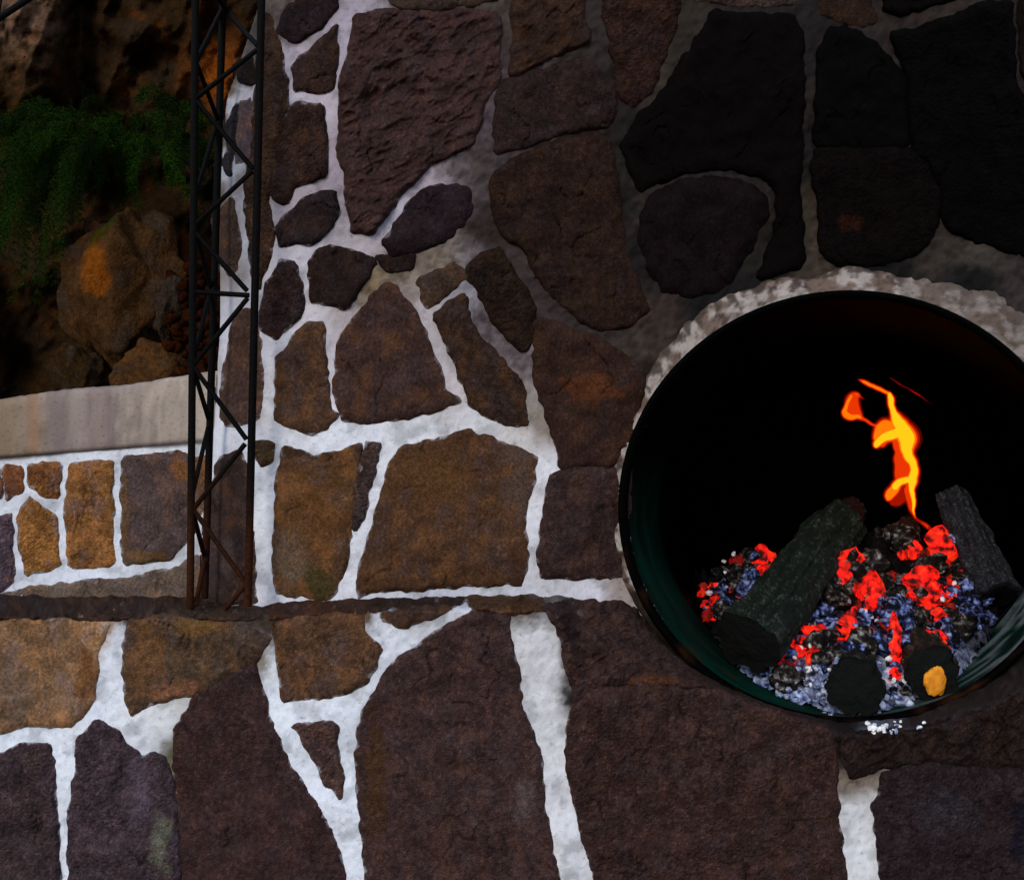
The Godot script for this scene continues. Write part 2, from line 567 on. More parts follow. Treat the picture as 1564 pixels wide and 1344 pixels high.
func camera_and_light() -> void:
	var cam := Camera3D.new()
	cam.name = "camera"
	cam.position = Vector3(0, 0, D)
	cam.fov = rad_to_deg(2.0 * atan(0.672 / D))
	cam.near = 0.05
	cam.far = 200.0
	add_child(cam)
	var we := WorldEnvironment.new()
	we.name = "daylight"
	var e := Environment.new()
	e.background_mode = Environment.BG_SKY
	var sm := ProceduralSkyMaterial.new()
	sm.sky_top_color = Color(0.60, 0.66, 0.76)
	sm.sky_horizon_color = Color(0.80, 0.83, 0.88)
	sm.sky_curve = 0.2
	sm.ground_horizon_color = Color(0.42, 0.40, 0.38)
	sm.ground_bottom_color = Color(0.3, 0.28, 0.26)
	sm.sun_angle_max = 1.0
	var sky := Sky.new()
	sky.sky_material = sm
	e.sky = sky
	e.background_energy_multiplier = 1.0
	e.tonemap_mode = Environment.TONE_MAPPER_LINEAR
	e.tonemap_exposure = EXPO
	e.sdfgi_enabled = true; e.ssao_enabled = true; e.ssil_enabled = true
	we.environment = e
	add_child(we)
	var sun := DirectionalLight3D.new()
	sun.name = "sun"
	sun.light_energy = 0.3
	sun.light_angular_distance = 25.0
	sun.light_color = Color(1.0, 0.97, 0.93)
	sun.shadow_enabled = true
	add_child(sun)
	sun.look_at_from_position(Vector3(-1.2, 1.3, 2.6), Vector3.ZERO)

func setting() -> void:
	var st := PlaneMesh.new()
	st.size = Vector2(160, 160)
	var m := base_mat(0.95, 0.3, 1.2)
	m.vertex_color_use_as_albedo = false
	m.albedo_color = Color(0.36, 0.32, 0.28)
	m.albedo_texture = M.stone.albedo_texture
	var o := part("ground", st, m, self)
	o.position = Vector3(0, -1.25, 0)
	o.set_meta("kind", "structure")

func tower() -> void:
	var t := thing("stone_tower", "dark rubble stone oven tower with white painted and sooty joints around the fire hole", "stone wall", P(900, 920, -0.1))
	var J := [  # upper samples hold soot and also the dimmer light up there
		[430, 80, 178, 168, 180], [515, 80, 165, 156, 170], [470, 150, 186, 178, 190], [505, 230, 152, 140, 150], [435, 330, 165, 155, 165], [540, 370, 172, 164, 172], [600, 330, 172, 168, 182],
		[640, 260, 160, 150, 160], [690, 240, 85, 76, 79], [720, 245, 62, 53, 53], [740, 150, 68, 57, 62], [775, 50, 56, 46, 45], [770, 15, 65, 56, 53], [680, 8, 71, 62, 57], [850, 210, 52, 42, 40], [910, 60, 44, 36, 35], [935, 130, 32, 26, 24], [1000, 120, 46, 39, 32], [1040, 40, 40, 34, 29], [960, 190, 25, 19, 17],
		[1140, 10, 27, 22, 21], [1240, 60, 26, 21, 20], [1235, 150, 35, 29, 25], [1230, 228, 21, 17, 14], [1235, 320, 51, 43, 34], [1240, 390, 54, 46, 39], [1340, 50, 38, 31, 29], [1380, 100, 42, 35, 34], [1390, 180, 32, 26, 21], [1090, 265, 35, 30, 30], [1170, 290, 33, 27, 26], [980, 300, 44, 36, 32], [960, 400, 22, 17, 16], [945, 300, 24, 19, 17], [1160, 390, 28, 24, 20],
		[1450, 20, 43, 35, 32], [1390, 40, 38, 30, 27], [1430, 290, 35, 28, 25], [1440, 360, 51, 45, 40], [1490, 378, 58, 52, 47], [1550, 410, 46, 39, 38], [1555, 80, 33, 27, 26], [1480, 415, 10, 8, 6], [1330, 412, 8, 5, 4], [1150, 440, 10, 8, 6], [1060, 480, 11, 8, 7],  # the near-black ones paint the shadow gap above the collar
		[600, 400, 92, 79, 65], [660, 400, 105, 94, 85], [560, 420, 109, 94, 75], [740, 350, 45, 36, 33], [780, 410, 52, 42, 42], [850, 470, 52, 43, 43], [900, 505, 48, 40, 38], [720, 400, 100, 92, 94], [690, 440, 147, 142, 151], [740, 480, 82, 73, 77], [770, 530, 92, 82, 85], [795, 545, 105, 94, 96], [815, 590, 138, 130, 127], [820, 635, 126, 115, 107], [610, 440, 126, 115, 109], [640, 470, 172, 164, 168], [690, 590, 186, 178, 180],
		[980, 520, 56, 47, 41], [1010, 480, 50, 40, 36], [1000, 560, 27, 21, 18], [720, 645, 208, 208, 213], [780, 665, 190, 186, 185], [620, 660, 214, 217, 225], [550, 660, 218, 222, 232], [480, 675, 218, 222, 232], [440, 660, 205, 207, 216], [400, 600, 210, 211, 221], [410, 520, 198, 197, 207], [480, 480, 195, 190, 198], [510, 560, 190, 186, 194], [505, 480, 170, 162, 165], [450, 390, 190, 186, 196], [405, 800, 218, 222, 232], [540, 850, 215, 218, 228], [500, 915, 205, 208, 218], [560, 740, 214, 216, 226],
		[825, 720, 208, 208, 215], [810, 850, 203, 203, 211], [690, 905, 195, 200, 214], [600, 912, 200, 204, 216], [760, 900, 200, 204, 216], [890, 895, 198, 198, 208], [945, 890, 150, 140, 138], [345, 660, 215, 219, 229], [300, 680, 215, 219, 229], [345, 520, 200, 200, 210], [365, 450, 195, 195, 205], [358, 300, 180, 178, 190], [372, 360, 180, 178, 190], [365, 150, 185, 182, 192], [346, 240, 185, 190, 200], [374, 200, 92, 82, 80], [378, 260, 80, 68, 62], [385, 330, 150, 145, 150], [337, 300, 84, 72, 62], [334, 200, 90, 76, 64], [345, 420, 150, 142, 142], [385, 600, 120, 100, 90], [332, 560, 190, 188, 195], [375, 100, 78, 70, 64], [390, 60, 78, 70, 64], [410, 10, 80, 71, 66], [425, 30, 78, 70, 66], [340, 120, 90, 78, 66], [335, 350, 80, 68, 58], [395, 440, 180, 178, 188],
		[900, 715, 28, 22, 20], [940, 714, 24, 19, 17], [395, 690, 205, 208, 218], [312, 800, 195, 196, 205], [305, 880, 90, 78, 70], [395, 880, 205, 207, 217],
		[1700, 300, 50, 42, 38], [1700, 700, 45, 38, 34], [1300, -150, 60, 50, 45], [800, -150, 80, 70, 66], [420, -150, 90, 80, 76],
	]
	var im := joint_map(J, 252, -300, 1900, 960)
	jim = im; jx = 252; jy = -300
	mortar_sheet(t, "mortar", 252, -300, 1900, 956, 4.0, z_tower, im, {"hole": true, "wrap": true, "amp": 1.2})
	var Z := z_tower
	var low := {"pop": 7.0, "rust": 0.45, "rough": 0.8}
	stone(t, [425, 50, 440, 14, 462, -5, 475, -90, 524, -90, 514, 8, 480, 48, 450, 61], [40, 32, 34], Z)
	stone(t, [450, 99, 512, 43, 508, 132, 495, 138, 451, 137], [52, 40, 36], Z)
	stone(t, [447, 161, 492, 161, 500, 262, 449, 284, 440, 303, 430, 310, 416, 295, 418, 240, 435, 187], [50, 38, 33], Z)
	stone(t, [422, 350, 440, 328, 479, 298, 508, 295, 513, 320, 502, 351, 478, 372, 452, 369, 432, 374], [44, 36, 36], Z)
	stone(t, [398, 490, 408, 440, 430, 398, 448, 404, 460, 440, 458, 478, 440, 500, 420, 515, 404, 508], [50, 39, 38], Z)
	stone(t, [472, 400, 500, 378, 545, 385, 572, 402, 555, 430, 530, 468, 497, 464, 478, 460, 475, 430], [42, 33, 31], Z)
	stone(t, [423, 554, 446, 523, 469, 496, 491, 496, 494, 550, 498, 592, 500, 630, 514, 634, 495, 652, 470, 660, 440, 650, 422, 637], [72, 54, 42], Z, low)
	stone(t, [515, 561, 521, 519, 557, 467, 582, 440, 597, 436, 628, 469, 651, 515, 674, 577, 678, 596, 697, 613, 668, 624, 615, 638, 553, 644, 528, 640, 515, 615, 511, 588], [62, 47, 42], Z, low)
	stone(t, [665, 484, 688, 462, 709, 454, 720, 502, 743, 532, 766, 552, 789, 579, 801, 605, 803, 647, 768, 644, 736, 630, 722, 619, 709, 584, 686, 534], [54, 42, 36], Z, low)
	stone(t, [435, 682, 469, 695, 477, 703, 527, 690, 548, 678, 541, 749, 533, 807, 529, 857, 511, 901, 504, 912, 480, 914, 461, 904, 446, 912, 423, 901, 419, 834, 423, 757], [84, 62, 44], Z, {"pop": 7.0, "rust": 0.8, "rough": 0.8, "blot": [[445, 850, 30, 60, 95, 84, 72], [485, 890, 28, 28, 62, 60, 36], [480, 690, 60, 14, 48, 38, 30], [480, 775, 45, 70, 96, 68, 42]]})
	stone(t, [559, 678, 577, 682, 568, 726, 553, 784, 544, 805, 539, 795, 549, 742], [62, 52, 50], Z, {"pop": 5.0, "edge": 3.0})
	stone(t, [615, 686, 649, 678, 692, 667, 718, 659, 734, 667, 776, 682, 816, 697, 812, 730, 802, 780, 799, 818, 804, 845, 795, 889, 780, 889, 738, 893, 692, 893, 630, 899, 573, 900, 548, 908, 555, 857, 567, 818, 586, 757, 598, 705], [74, 54, 40], Z, {"pop": 7.0, "rust": 0.4, "rough": 0.7, "blot": [[660, 730, 70, 50, 86, 64, 42], [790, 730, 30, 70, 78, 68, 62]]})
	stone(t, [841, 728, 860, 720, 891, 716, 954, 720, 955, 760, 950, 795, 949, 834, 954, 876, 899, 881, 830, 881, 824, 857, 832, 795], [56, 44, 42], Z, {"pop": 9.0, "rust": 0.2})
	stone(t, [816, 492, 833, 490, 860, 502, 910, 517, 954, 544, 980, 567, 983, 590, 970, 650, 958, 695, 937, 709, 883, 708, 858, 713, 849, 665, 828, 611, 816, 577, 819, 542], [52, 38, 33], Z, {"rust": 0.2, "blot": [[905, 590, 50, 25, 84, 52, 34]]})
	stone(t, [543, 27, 587, 17, 654, 22, 721, 17, 760, 27, 763, 67, 759, 124, 736, 161, 722, 214, 701, 229, 654, 252, 620, 285, 587, 331, 570, 353, 542, 353, 534, 315, 528, 268, 520, 235, 520, 130, 538, 67], [58, 44, 42], Z, {"pop": 12.0, "rough": 1.4, "ridge": 1.3, "rust": 0.12, "step": 2.2})
	stone(t, [586, 372, 609, 337, 636, 300, 656, 286, 692, 284, 716, 293, 719, 321, 705, 341, 680, 363, 654, 376, 620, 388, 596, 386], [40, 32, 35], Z, {"pop": 13.0, "edge": 9.0, "rust": 0.05})
	stone(t, [578, 395, 630, 393, 626, 408, 596, 414], [36, 29, 28], Z, {"pop": 5.0, "edge": 3.0})
	stone(t, [717, 417, 738, 394, 760, 387, 785, 430, 810, 470, 810, 510, 800, 528, 780, 513, 757, 485, 747, 470, 732, 440], [40, 31, 26], Z, {"grow": 9.5, "rust": 0.2})
	stone(t, [646, 432, 690, 410, 706, 420, 668, 452, 654, 462], [62, 50, 42], Z, {"grow": 9.5, "pop": 4.0})
	stone(t, [756, 280, 763, 266, 805, 240, 855, 220, 905, 210, 927, 216, 931, 254, 940, 301, 943, 352, 950, 402, 973, 445, 982, 475, 958, 492, 915, 498, 872, 468, 842, 440, 823, 412, 800, 368, 776, 362, 756, 318], [43, 32, 27], Z, {"grow": 9.5, "pop": 11.0, "rust": 0.15})
	stone(t, [770, 131, 805, 119, 855, 106, 888, 96, 914, 116, 930, 141, 933, 177, 922, 189, 855, 198, 805, 215, 763, 228, 760, 187], [45, 35, 34], Z, {"grow": 9.5, "pop": 10.0, "rust": 0.1})
	stone(t, [788, 33, 805, -90, 880, -90, 884, 20, 893, 47, 893, 60, 855, 77, 813, 93, 786, 112, 790, 67], [50, 38, 32], Z, {"grow": 9.5, "pop": 10.0, "ridge": 0.9})
	stone(t, [927, 20, 945, -90, 1024, -90, 1030, 27, 1004, 95, 993, 132, 965, 155, 951, 145, 940, 67], [46, 33, 29], Z, {"grow": 9.5})
	var soot := {"grow": 9.5, "pop": 10.0, "rust": 0.03, "rough": 1.1}  # sooty stones; the dimness of the upper wall is in their colours too
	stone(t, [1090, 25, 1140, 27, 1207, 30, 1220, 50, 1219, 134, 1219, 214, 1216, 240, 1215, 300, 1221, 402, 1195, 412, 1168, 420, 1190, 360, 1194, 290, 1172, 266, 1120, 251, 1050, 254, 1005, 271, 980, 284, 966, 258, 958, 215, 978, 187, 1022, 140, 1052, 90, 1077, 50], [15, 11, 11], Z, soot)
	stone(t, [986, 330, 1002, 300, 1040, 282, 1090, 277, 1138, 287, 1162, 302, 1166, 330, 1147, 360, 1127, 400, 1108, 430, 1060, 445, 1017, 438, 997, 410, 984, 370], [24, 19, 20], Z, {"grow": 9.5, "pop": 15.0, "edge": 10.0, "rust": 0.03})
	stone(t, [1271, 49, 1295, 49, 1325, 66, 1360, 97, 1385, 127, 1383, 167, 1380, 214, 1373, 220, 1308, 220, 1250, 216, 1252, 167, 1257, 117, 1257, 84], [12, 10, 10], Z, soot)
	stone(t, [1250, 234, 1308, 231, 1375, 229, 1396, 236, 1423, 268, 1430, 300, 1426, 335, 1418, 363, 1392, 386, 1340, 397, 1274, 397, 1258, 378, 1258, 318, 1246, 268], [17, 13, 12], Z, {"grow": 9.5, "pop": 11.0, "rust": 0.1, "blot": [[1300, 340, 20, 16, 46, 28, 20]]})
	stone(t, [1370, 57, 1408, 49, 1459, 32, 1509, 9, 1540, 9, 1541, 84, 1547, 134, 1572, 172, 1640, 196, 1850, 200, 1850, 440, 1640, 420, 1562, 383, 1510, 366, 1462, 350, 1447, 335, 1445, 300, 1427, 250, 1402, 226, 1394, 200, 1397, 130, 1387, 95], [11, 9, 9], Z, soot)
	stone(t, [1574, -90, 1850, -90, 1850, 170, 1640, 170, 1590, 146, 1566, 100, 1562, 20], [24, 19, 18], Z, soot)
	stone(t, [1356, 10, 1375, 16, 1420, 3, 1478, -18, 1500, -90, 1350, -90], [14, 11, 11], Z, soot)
	stone(t, [1064, -6, 1150, 2, 1220, -2, 1220, -90, 1060, -90], [60, 50, 46], Z, {"grow": 9.5, "pop": 5.0, "rust": 0.1})
	stone(t, [1260, 0, 1300, -6, 1322, 2, 1334, 26, 1318, 34, 1290, 26, 1262, 20], [44, 33, 27], Z, {"grow": 9.5, "pop": 5.0})
	stone(t, [602, 0, 640, 8, 720, 2, 756, -8, 756, -90, 600, -90], [60, 50, 44], Z, {"grow": 9.5, "pop": 6.0})
	# the narrow stones on the turned side of the tower
	stone(t, [404, 26, 416, 40, 430, 100, 438, 150, 428, 190, 415, 240, 408, 290, 410, 330, 415, 362, 406, 400, 395, 436, 388, 425, 379, 340, 376, 300, 387, 200, 394, 120], [54, 41, 33], Z, {"step": 2.5, "rust": 0.15, "rough": 1.3})
	stone(t, [366, 104, 384, 92, 388, 118, 380, 128, 366, 120], [30, 25, 24], Z, {"step": 2.5, "pop": 5.0})
	stone(t, [351, 190, 359, 163, 361, 186, 353, 235, 350, 266, 346, 258], [40, 38, 40], Z, {"step": 2.0, "pop": 4.0, "edge": 2.5})
	stone(t, [366, 160, 380, 155, 380, 200, 376, 240, 364, 244], [74, 66, 70], Z, {"step": 2.0, "pop": 4.0, "edge": 2.5})
	stone(t, [333, 328, 352, 306, 358, 340, 364, 385, 352, 418, 340, 400], [62, 50, 42], Z, {"step": 2.0, "pop": 5.0, "rust": 0.3})
	stone(t, [362, 486, 374, 474, 388, 476, 394, 530, 398, 590, 394, 640, 350, 648, 340, 636, 343, 570, 356, 507], [78, 60, 52], Z, {"step": 2.5, "pop": 6.0, "rust": 0.2})
	stone(t, [334, 704, 364, 690, 374, 720, 380, 785, 386, 898, 386, 918, 314, 918, 320, 818, 324, 762], [62, 50, 46], Z, {"step": 2.5, "pop": 6.0, "rust": 0.3, "blot": [[345, 850, 12, 30, 82, 74, 72]]})
	stone(t, [386, 676, 414, 680, 414, 698, 402, 708, 392, 694], [66, 54, 40], Z, {"step": 2.5, "pop": 4.0, "edge": 3.0})
	# rough plaster collar that seals the barrel into the wall
	var W := [[-180, 14], [-165, 16], [-150, 12], [-120, 6], [-60, 6], [-20, 10], [0, 30], [30, 62], [50, 64], [70, 46], [88, 34], [100, 30], [118, 40], [132, 44], [142, 26], [160, 16], [180, 14]]
	var nw := 560
	var nh := 26
	var pts := PackedVector3Array(); pts.resize(nw * nh)
	var cols := PackedColorArray(); cols.resize(nw * nh)
	for j in nh:
		for i in nw:
			var deg := -180.0 + 360.0 * i / (nw - 1)
			var a := deg_to_rad(deg)
			var ex := BX + cos(a) * BRX
			var ey := BY - sin(a) * BRY
			var wd := table(W, deg) * (1.0 + 0.4 * nz.get_noise_2d(ex * 1.0, ey * 1.0)) + 9.0
			var f := float(j) / (nh - 1)
			var r := 5.0 + f * (wd - 2.0)
			var x := BX + cos(a) * (BRX + r)
			var y := BY - sin(a) * (BRY + r)
			var n := nf.get_noise_2d(x * 2.6, y * 2.6)
			var n2 := nf.get_noise_2d(x * 5.0 + 50.0, y * 5.0)
			var inner := sqrt(1.0 - f)
			var hgt := 8.0 * inner + (9.0 * n + 2.5 * n2 + 4.0 * nz.get_noise_2d(x * 3.0, y * 3.0)) * (1.0 - f) - 7.0 * pow(f, 6.0)
			pts[j * nw + i] = P(x, y, z_tower(x, y) + 0.001 * hgt)
			var c := lin(180, 172, 168, 1.15) * (1.0 + 0.3 * n2)
			var st := smoothstep(-0.05, 0.3, nf.get_noise_2d(x * 1.4 + 700.0, y * 1.4) + 0.25 * n2 + 0.4 * f * f)
			if deg > 25.0: st = maxf(st, 0.35)
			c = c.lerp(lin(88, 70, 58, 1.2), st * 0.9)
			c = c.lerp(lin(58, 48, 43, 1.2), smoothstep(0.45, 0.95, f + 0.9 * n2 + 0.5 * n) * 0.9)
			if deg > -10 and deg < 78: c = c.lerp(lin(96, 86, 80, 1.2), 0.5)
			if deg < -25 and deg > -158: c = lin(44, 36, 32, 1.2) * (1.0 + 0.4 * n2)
			c.a = 1.0
			cols[j * nw + i] = enc(c)
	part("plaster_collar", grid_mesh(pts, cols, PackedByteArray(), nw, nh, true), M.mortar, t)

func plinth() -> void:
	var t := thing("stone_plinth", "low stone plinth with broad white painted joints projecting below the tower", "stone wall", P(780, 1344, 0.1))
	var J := [
		[170, 980, 216, 223, 236], [185, 1050, 218, 225, 238], [140, 1110, 218, 225, 238], [40, 1125, 216, 223, 236], [-100, 1165, 210, 216, 228], [95, 1200, 218, 225, 238], [97, 1320, 216, 223, 236], [180, 1098, 216, 222, 232], [210, 1120, 214, 220, 230], [240, 1095, 205, 208, 212], [275, 1075, 190, 192, 194], [262, 1150, 96, 94, 76], [268, 1250, 78, 72, 66], [275, 1340, 84, 80, 52],
		[408, 1010, 218, 225, 236], [420, 1060, 218, 225, 236], [460, 1130, 216, 222, 234], [490, 1220, 216, 222, 234], [530, 1300, 216, 222, 234], [535, 1150, 216, 222, 234], [500, 1085, 216, 222, 234], [560, 1050, 214, 220, 232], [590, 980, 212, 217, 228], [575, 950, 208, 212, 222], [660, 955, 205, 208, 216], [710, 932, 196, 198, 206], [545, 1400, 212, 217, 228],
		[805, 960, 208, 208, 212], [830, 1000, 202, 202, 206], [830, 1080, 208, 209, 214], [850, 1160, 208, 209, 214], [870, 1250, 210, 211, 216], [890, 1340, 208, 209, 214], [868, 1000, 46, 37, 33], [874, 1060, 40, 32, 29],
		[1305, 1230, 206, 208, 212], [1320, 1300, 206, 208, 212], [1335, 1400, 206, 208, 212], [1300, 1190, 110, 98, 88], [1295, 1150, 34, 27, 25], [1285, 1110, 30, 24, 22], [1400, 1110, 40, 34, 34], [1500, 1080, 36, 30, 28], [1420, 1165, 32, 26, 25], [1550, 1170, 40, 33, 32],
		[0, 925, 48, 38, 32], [100, 925, 52, 41, 33], [200, 925, 56, 44, 36], [300, 935, 62, 50, 40], [400, 940, 56, 46, 38], [250, 945, 96, 74, 46], [480, 928, 66, 46, 34], [550, 925, 84, 62, 44], [640, 918, 60, 46, 40], [730, 918, 96, 70, 44], [800, 922, 64, 50, 40], [900, 908, 50, 40, 34], [1000, 980, 40, 31, 28], [1100, 1046, 40, 31, 27], [1200, 1085, 36, 29, 26], [1330, 1108, 90, 92, 100],
		[135, 960, 150, 112, 76], [395, 1005, 120, 110, 98],
	]
	var im := joint_map(J, -280, 890, 1900, 1500)
	jim = im; jx = -280; jy = 890
	mortar_sheet(t, "mortar", -280, 890, 1900, 1500, 3.5, z_plinth, im, {"amp": 1.1, "ledge": true, "hole": true})
	var Z := z_plinth
	var o := {"pop": 6.0, "rust": 0.1, "rough": 0.8, "edge": 5.0}
	var led := {"pop": 5.0, "rust": 0.25, "rough": 1.6, "edge": 2.5, "ridge": 0.8, "step": 2.0}
	stone(t, [-260, 912, -60, 908, 40, 912, 92, 920, 86, 940, -40, 944, -260, 946], [52, 41, 36], Z, led)
	stone(t, [98, 916, 180, 910, 232, 922, 214, 940, 120, 946, 94, 938], [58, 45, 38], Z, led)
	stone(t, [238, 914, 300, 912, 372, 920, 400, 934, 372, 946, 240, 938], [58, 47, 40], Z, led)
	stone(t, [408, 922, 470, 920, 548, 918, 556, 930, 480, 936, 412, 944], [62, 44, 34], Z, led)
	stone(t, [562, 918, 640, 913, 706, 914, 700, 920, 610, 925, 566, 932], [54, 42, 36], Z, led)
	stone(t, [712, 914, 800, 912, 826, 920, 824, 930, 774, 936, 716, 922], [74, 54, 38], Z, led)
	stone(t, [-260, 952, 0, 946, 36, 945, 116, 950, 122, 980, 145, 1002, 147, 1030, 141, 1066, 120, 1097, 102, 1106, 36, 1106, 0, 1119, -260, 1160], [118, 92, 68], Z, {"pop": 8.0, "rust": 0.35, "rough": 1.1, "blot": [[20, 1060, 50, 40, 104, 92, 82], [130, 1040, 18, 50, 104, 72, 44]]})
	stone(t, [124, 952, 163, 953, 150, 985, 146, 998, 128, 985], [150, 116, 84], Z, {"pop": 6.0, "rust": 0.4, "rough": 1.6, "edge": 4.0})
	stone(t, [199, 950, 250, 940, 322, 950, 410, 972, 402, 987, 388, 1012, 358, 1021, 315, 1053, 293, 1060, 250, 1068, 217, 1078, 202, 1089, 195, 1073, 190, 1023, 192, 987], [74, 60, 48], Z, {"pop": 7.0, "rust": 0.3, "blot": [[222, 1010, 36, 60, 104, 78, 54], [300, 955, 60, 16, 104, 80, 46], [260, 1055, 40, 20, 130, 92, 70]]})
	stone(t, [-260, 1200, 0, 1157, 32, 1140, 73, 1140, 79, 1166, 84, 1238, 86, 1344, 88, 1490, -260, 1490], [61, 51, 53], Z, o)
	stone(t, [120, 1129, 147, 1104, 172, 1115, 198, 1143, 213, 1158, 238, 1152, 256, 1172, 266, 1240, 270, 1344, 272, 1490, 106, 1490, 106, 1344, 109, 1238, 117, 1166], [63, 53, 57], Z, {"pop": 6.0, "rust": 0.05, "rough": 0.8, "edge": 5.0, "blot": [[245, 1290, 18, 60, 92, 96, 84], [215, 1200, 22, 60, 84, 76, 88]]})
	stone(t, [296, 1068, 358, 1032, 386, 1014, 395, 1041, 413, 1109, 438, 1166, 478, 1224, 514, 1292, 524, 1344, 540, 1490, 284, 1490, 280, 1344, 276, 1240, 268, 1170, 268, 1120], [58, 44, 43], Z, o)
	stone(t, [420, 957, 440, 946, 500, 938, 550, 941, 556, 965, 578, 990, 573, 1020, 548, 1048, 510, 1061, 470, 1064, 433, 1068, 427, 1020, 423, 980], [80, 60, 46], Z, {"pop": 7.0, "rust": 0.35, "rough": 0.8})
	stone(t, [451, 1110, 501, 1105, 513, 1112, 512, 1145, 520, 1184, 519, 1216, 502, 1198, 468, 1138], [74, 58, 54], Z, {"pop": 5.0, "rust": 0.2, "edge": 4.0})
	stone(t, [585, 944, 612, 932, 678, 922, 686, 926, 663, 940, 612, 960], [64, 50, 42], Z, {"pop": 5.0, "edge": 4.0, "rust": 0.4})
	stone(t, [605, 1010, 671, 967, 730, 934, 774, 941, 777, 985, 790, 1031, 793, 1076, 820, 1142, 826, 1194, 836, 1273, 852, 1344, 872, 1490, 568, 1490, 562, 1344, 552, 1247, 545, 1155, 554, 1100, 572, 1060], [62, 48, 46], Z, {"pop": 7.0, "rust": 0.15, "rough": 0.9, "blot": [[575, 1200, 18, 120, 66, 50, 34], [800, 1230, 20, 40, 84, 74, 76]]})
	stone(t, [874, 1087, 905, 1054, 1000, 1046, 1090, 1056, 1150, 1078, 1200, 1092, 1250, 1108, 1276, 1126, 1276, 1180, 1278, 1240, 1286, 1310, 1292, 1344, 1308, 1490, 942, 1490, 913, 1344, 891, 1273, 875, 1207, 867, 1142], [57, 43, 40], Z, {"pop": 8.0, "rust": 0.1, "rough": 0.9})
	stone(t, [832, 926, 945, 914, 972, 945, 998, 982, 1048, 1022, 1093, 1050, 1040, 1046, 950, 1040, 905, 1048, 880, 1068, 870, 1030, 857, 965], [56, 43, 40], Z, {"pop": 9.0, "rough": 2.6, "ridge": 2.2, "rust": 0.15, "blot": [[1000, 1040, 50, 8, 78, 52, 34]]})
	stone(t, [1347, 1202, 1352, 1182, 1420, 1169, 1500, 1178, 1860, 1180, 1860, 1490, 1375, 1490, 1350, 1344, 1340, 1270, 1337, 1230], [44, 36, 38], Z, {"pop": 7.0, "rust": 0.05, "blot": [[1440, 1240, 60, 40, 52, 50, 56], [1560, 1280, 16, 60, 30, 30, 42]]})
	stone(t, [1287, 1122, 1400, 1118, 1500, 1092, 1640, 1024, 1860, 1000, 1860, 1172, 1500, 1168, 1420, 1158, 1345, 1172, 1302, 1188, 1290, 1160], [42, 34, 32], Z, {"pop": 8.0, "rough": 2.4, "ridge": 2.0, "rust": 0.15})

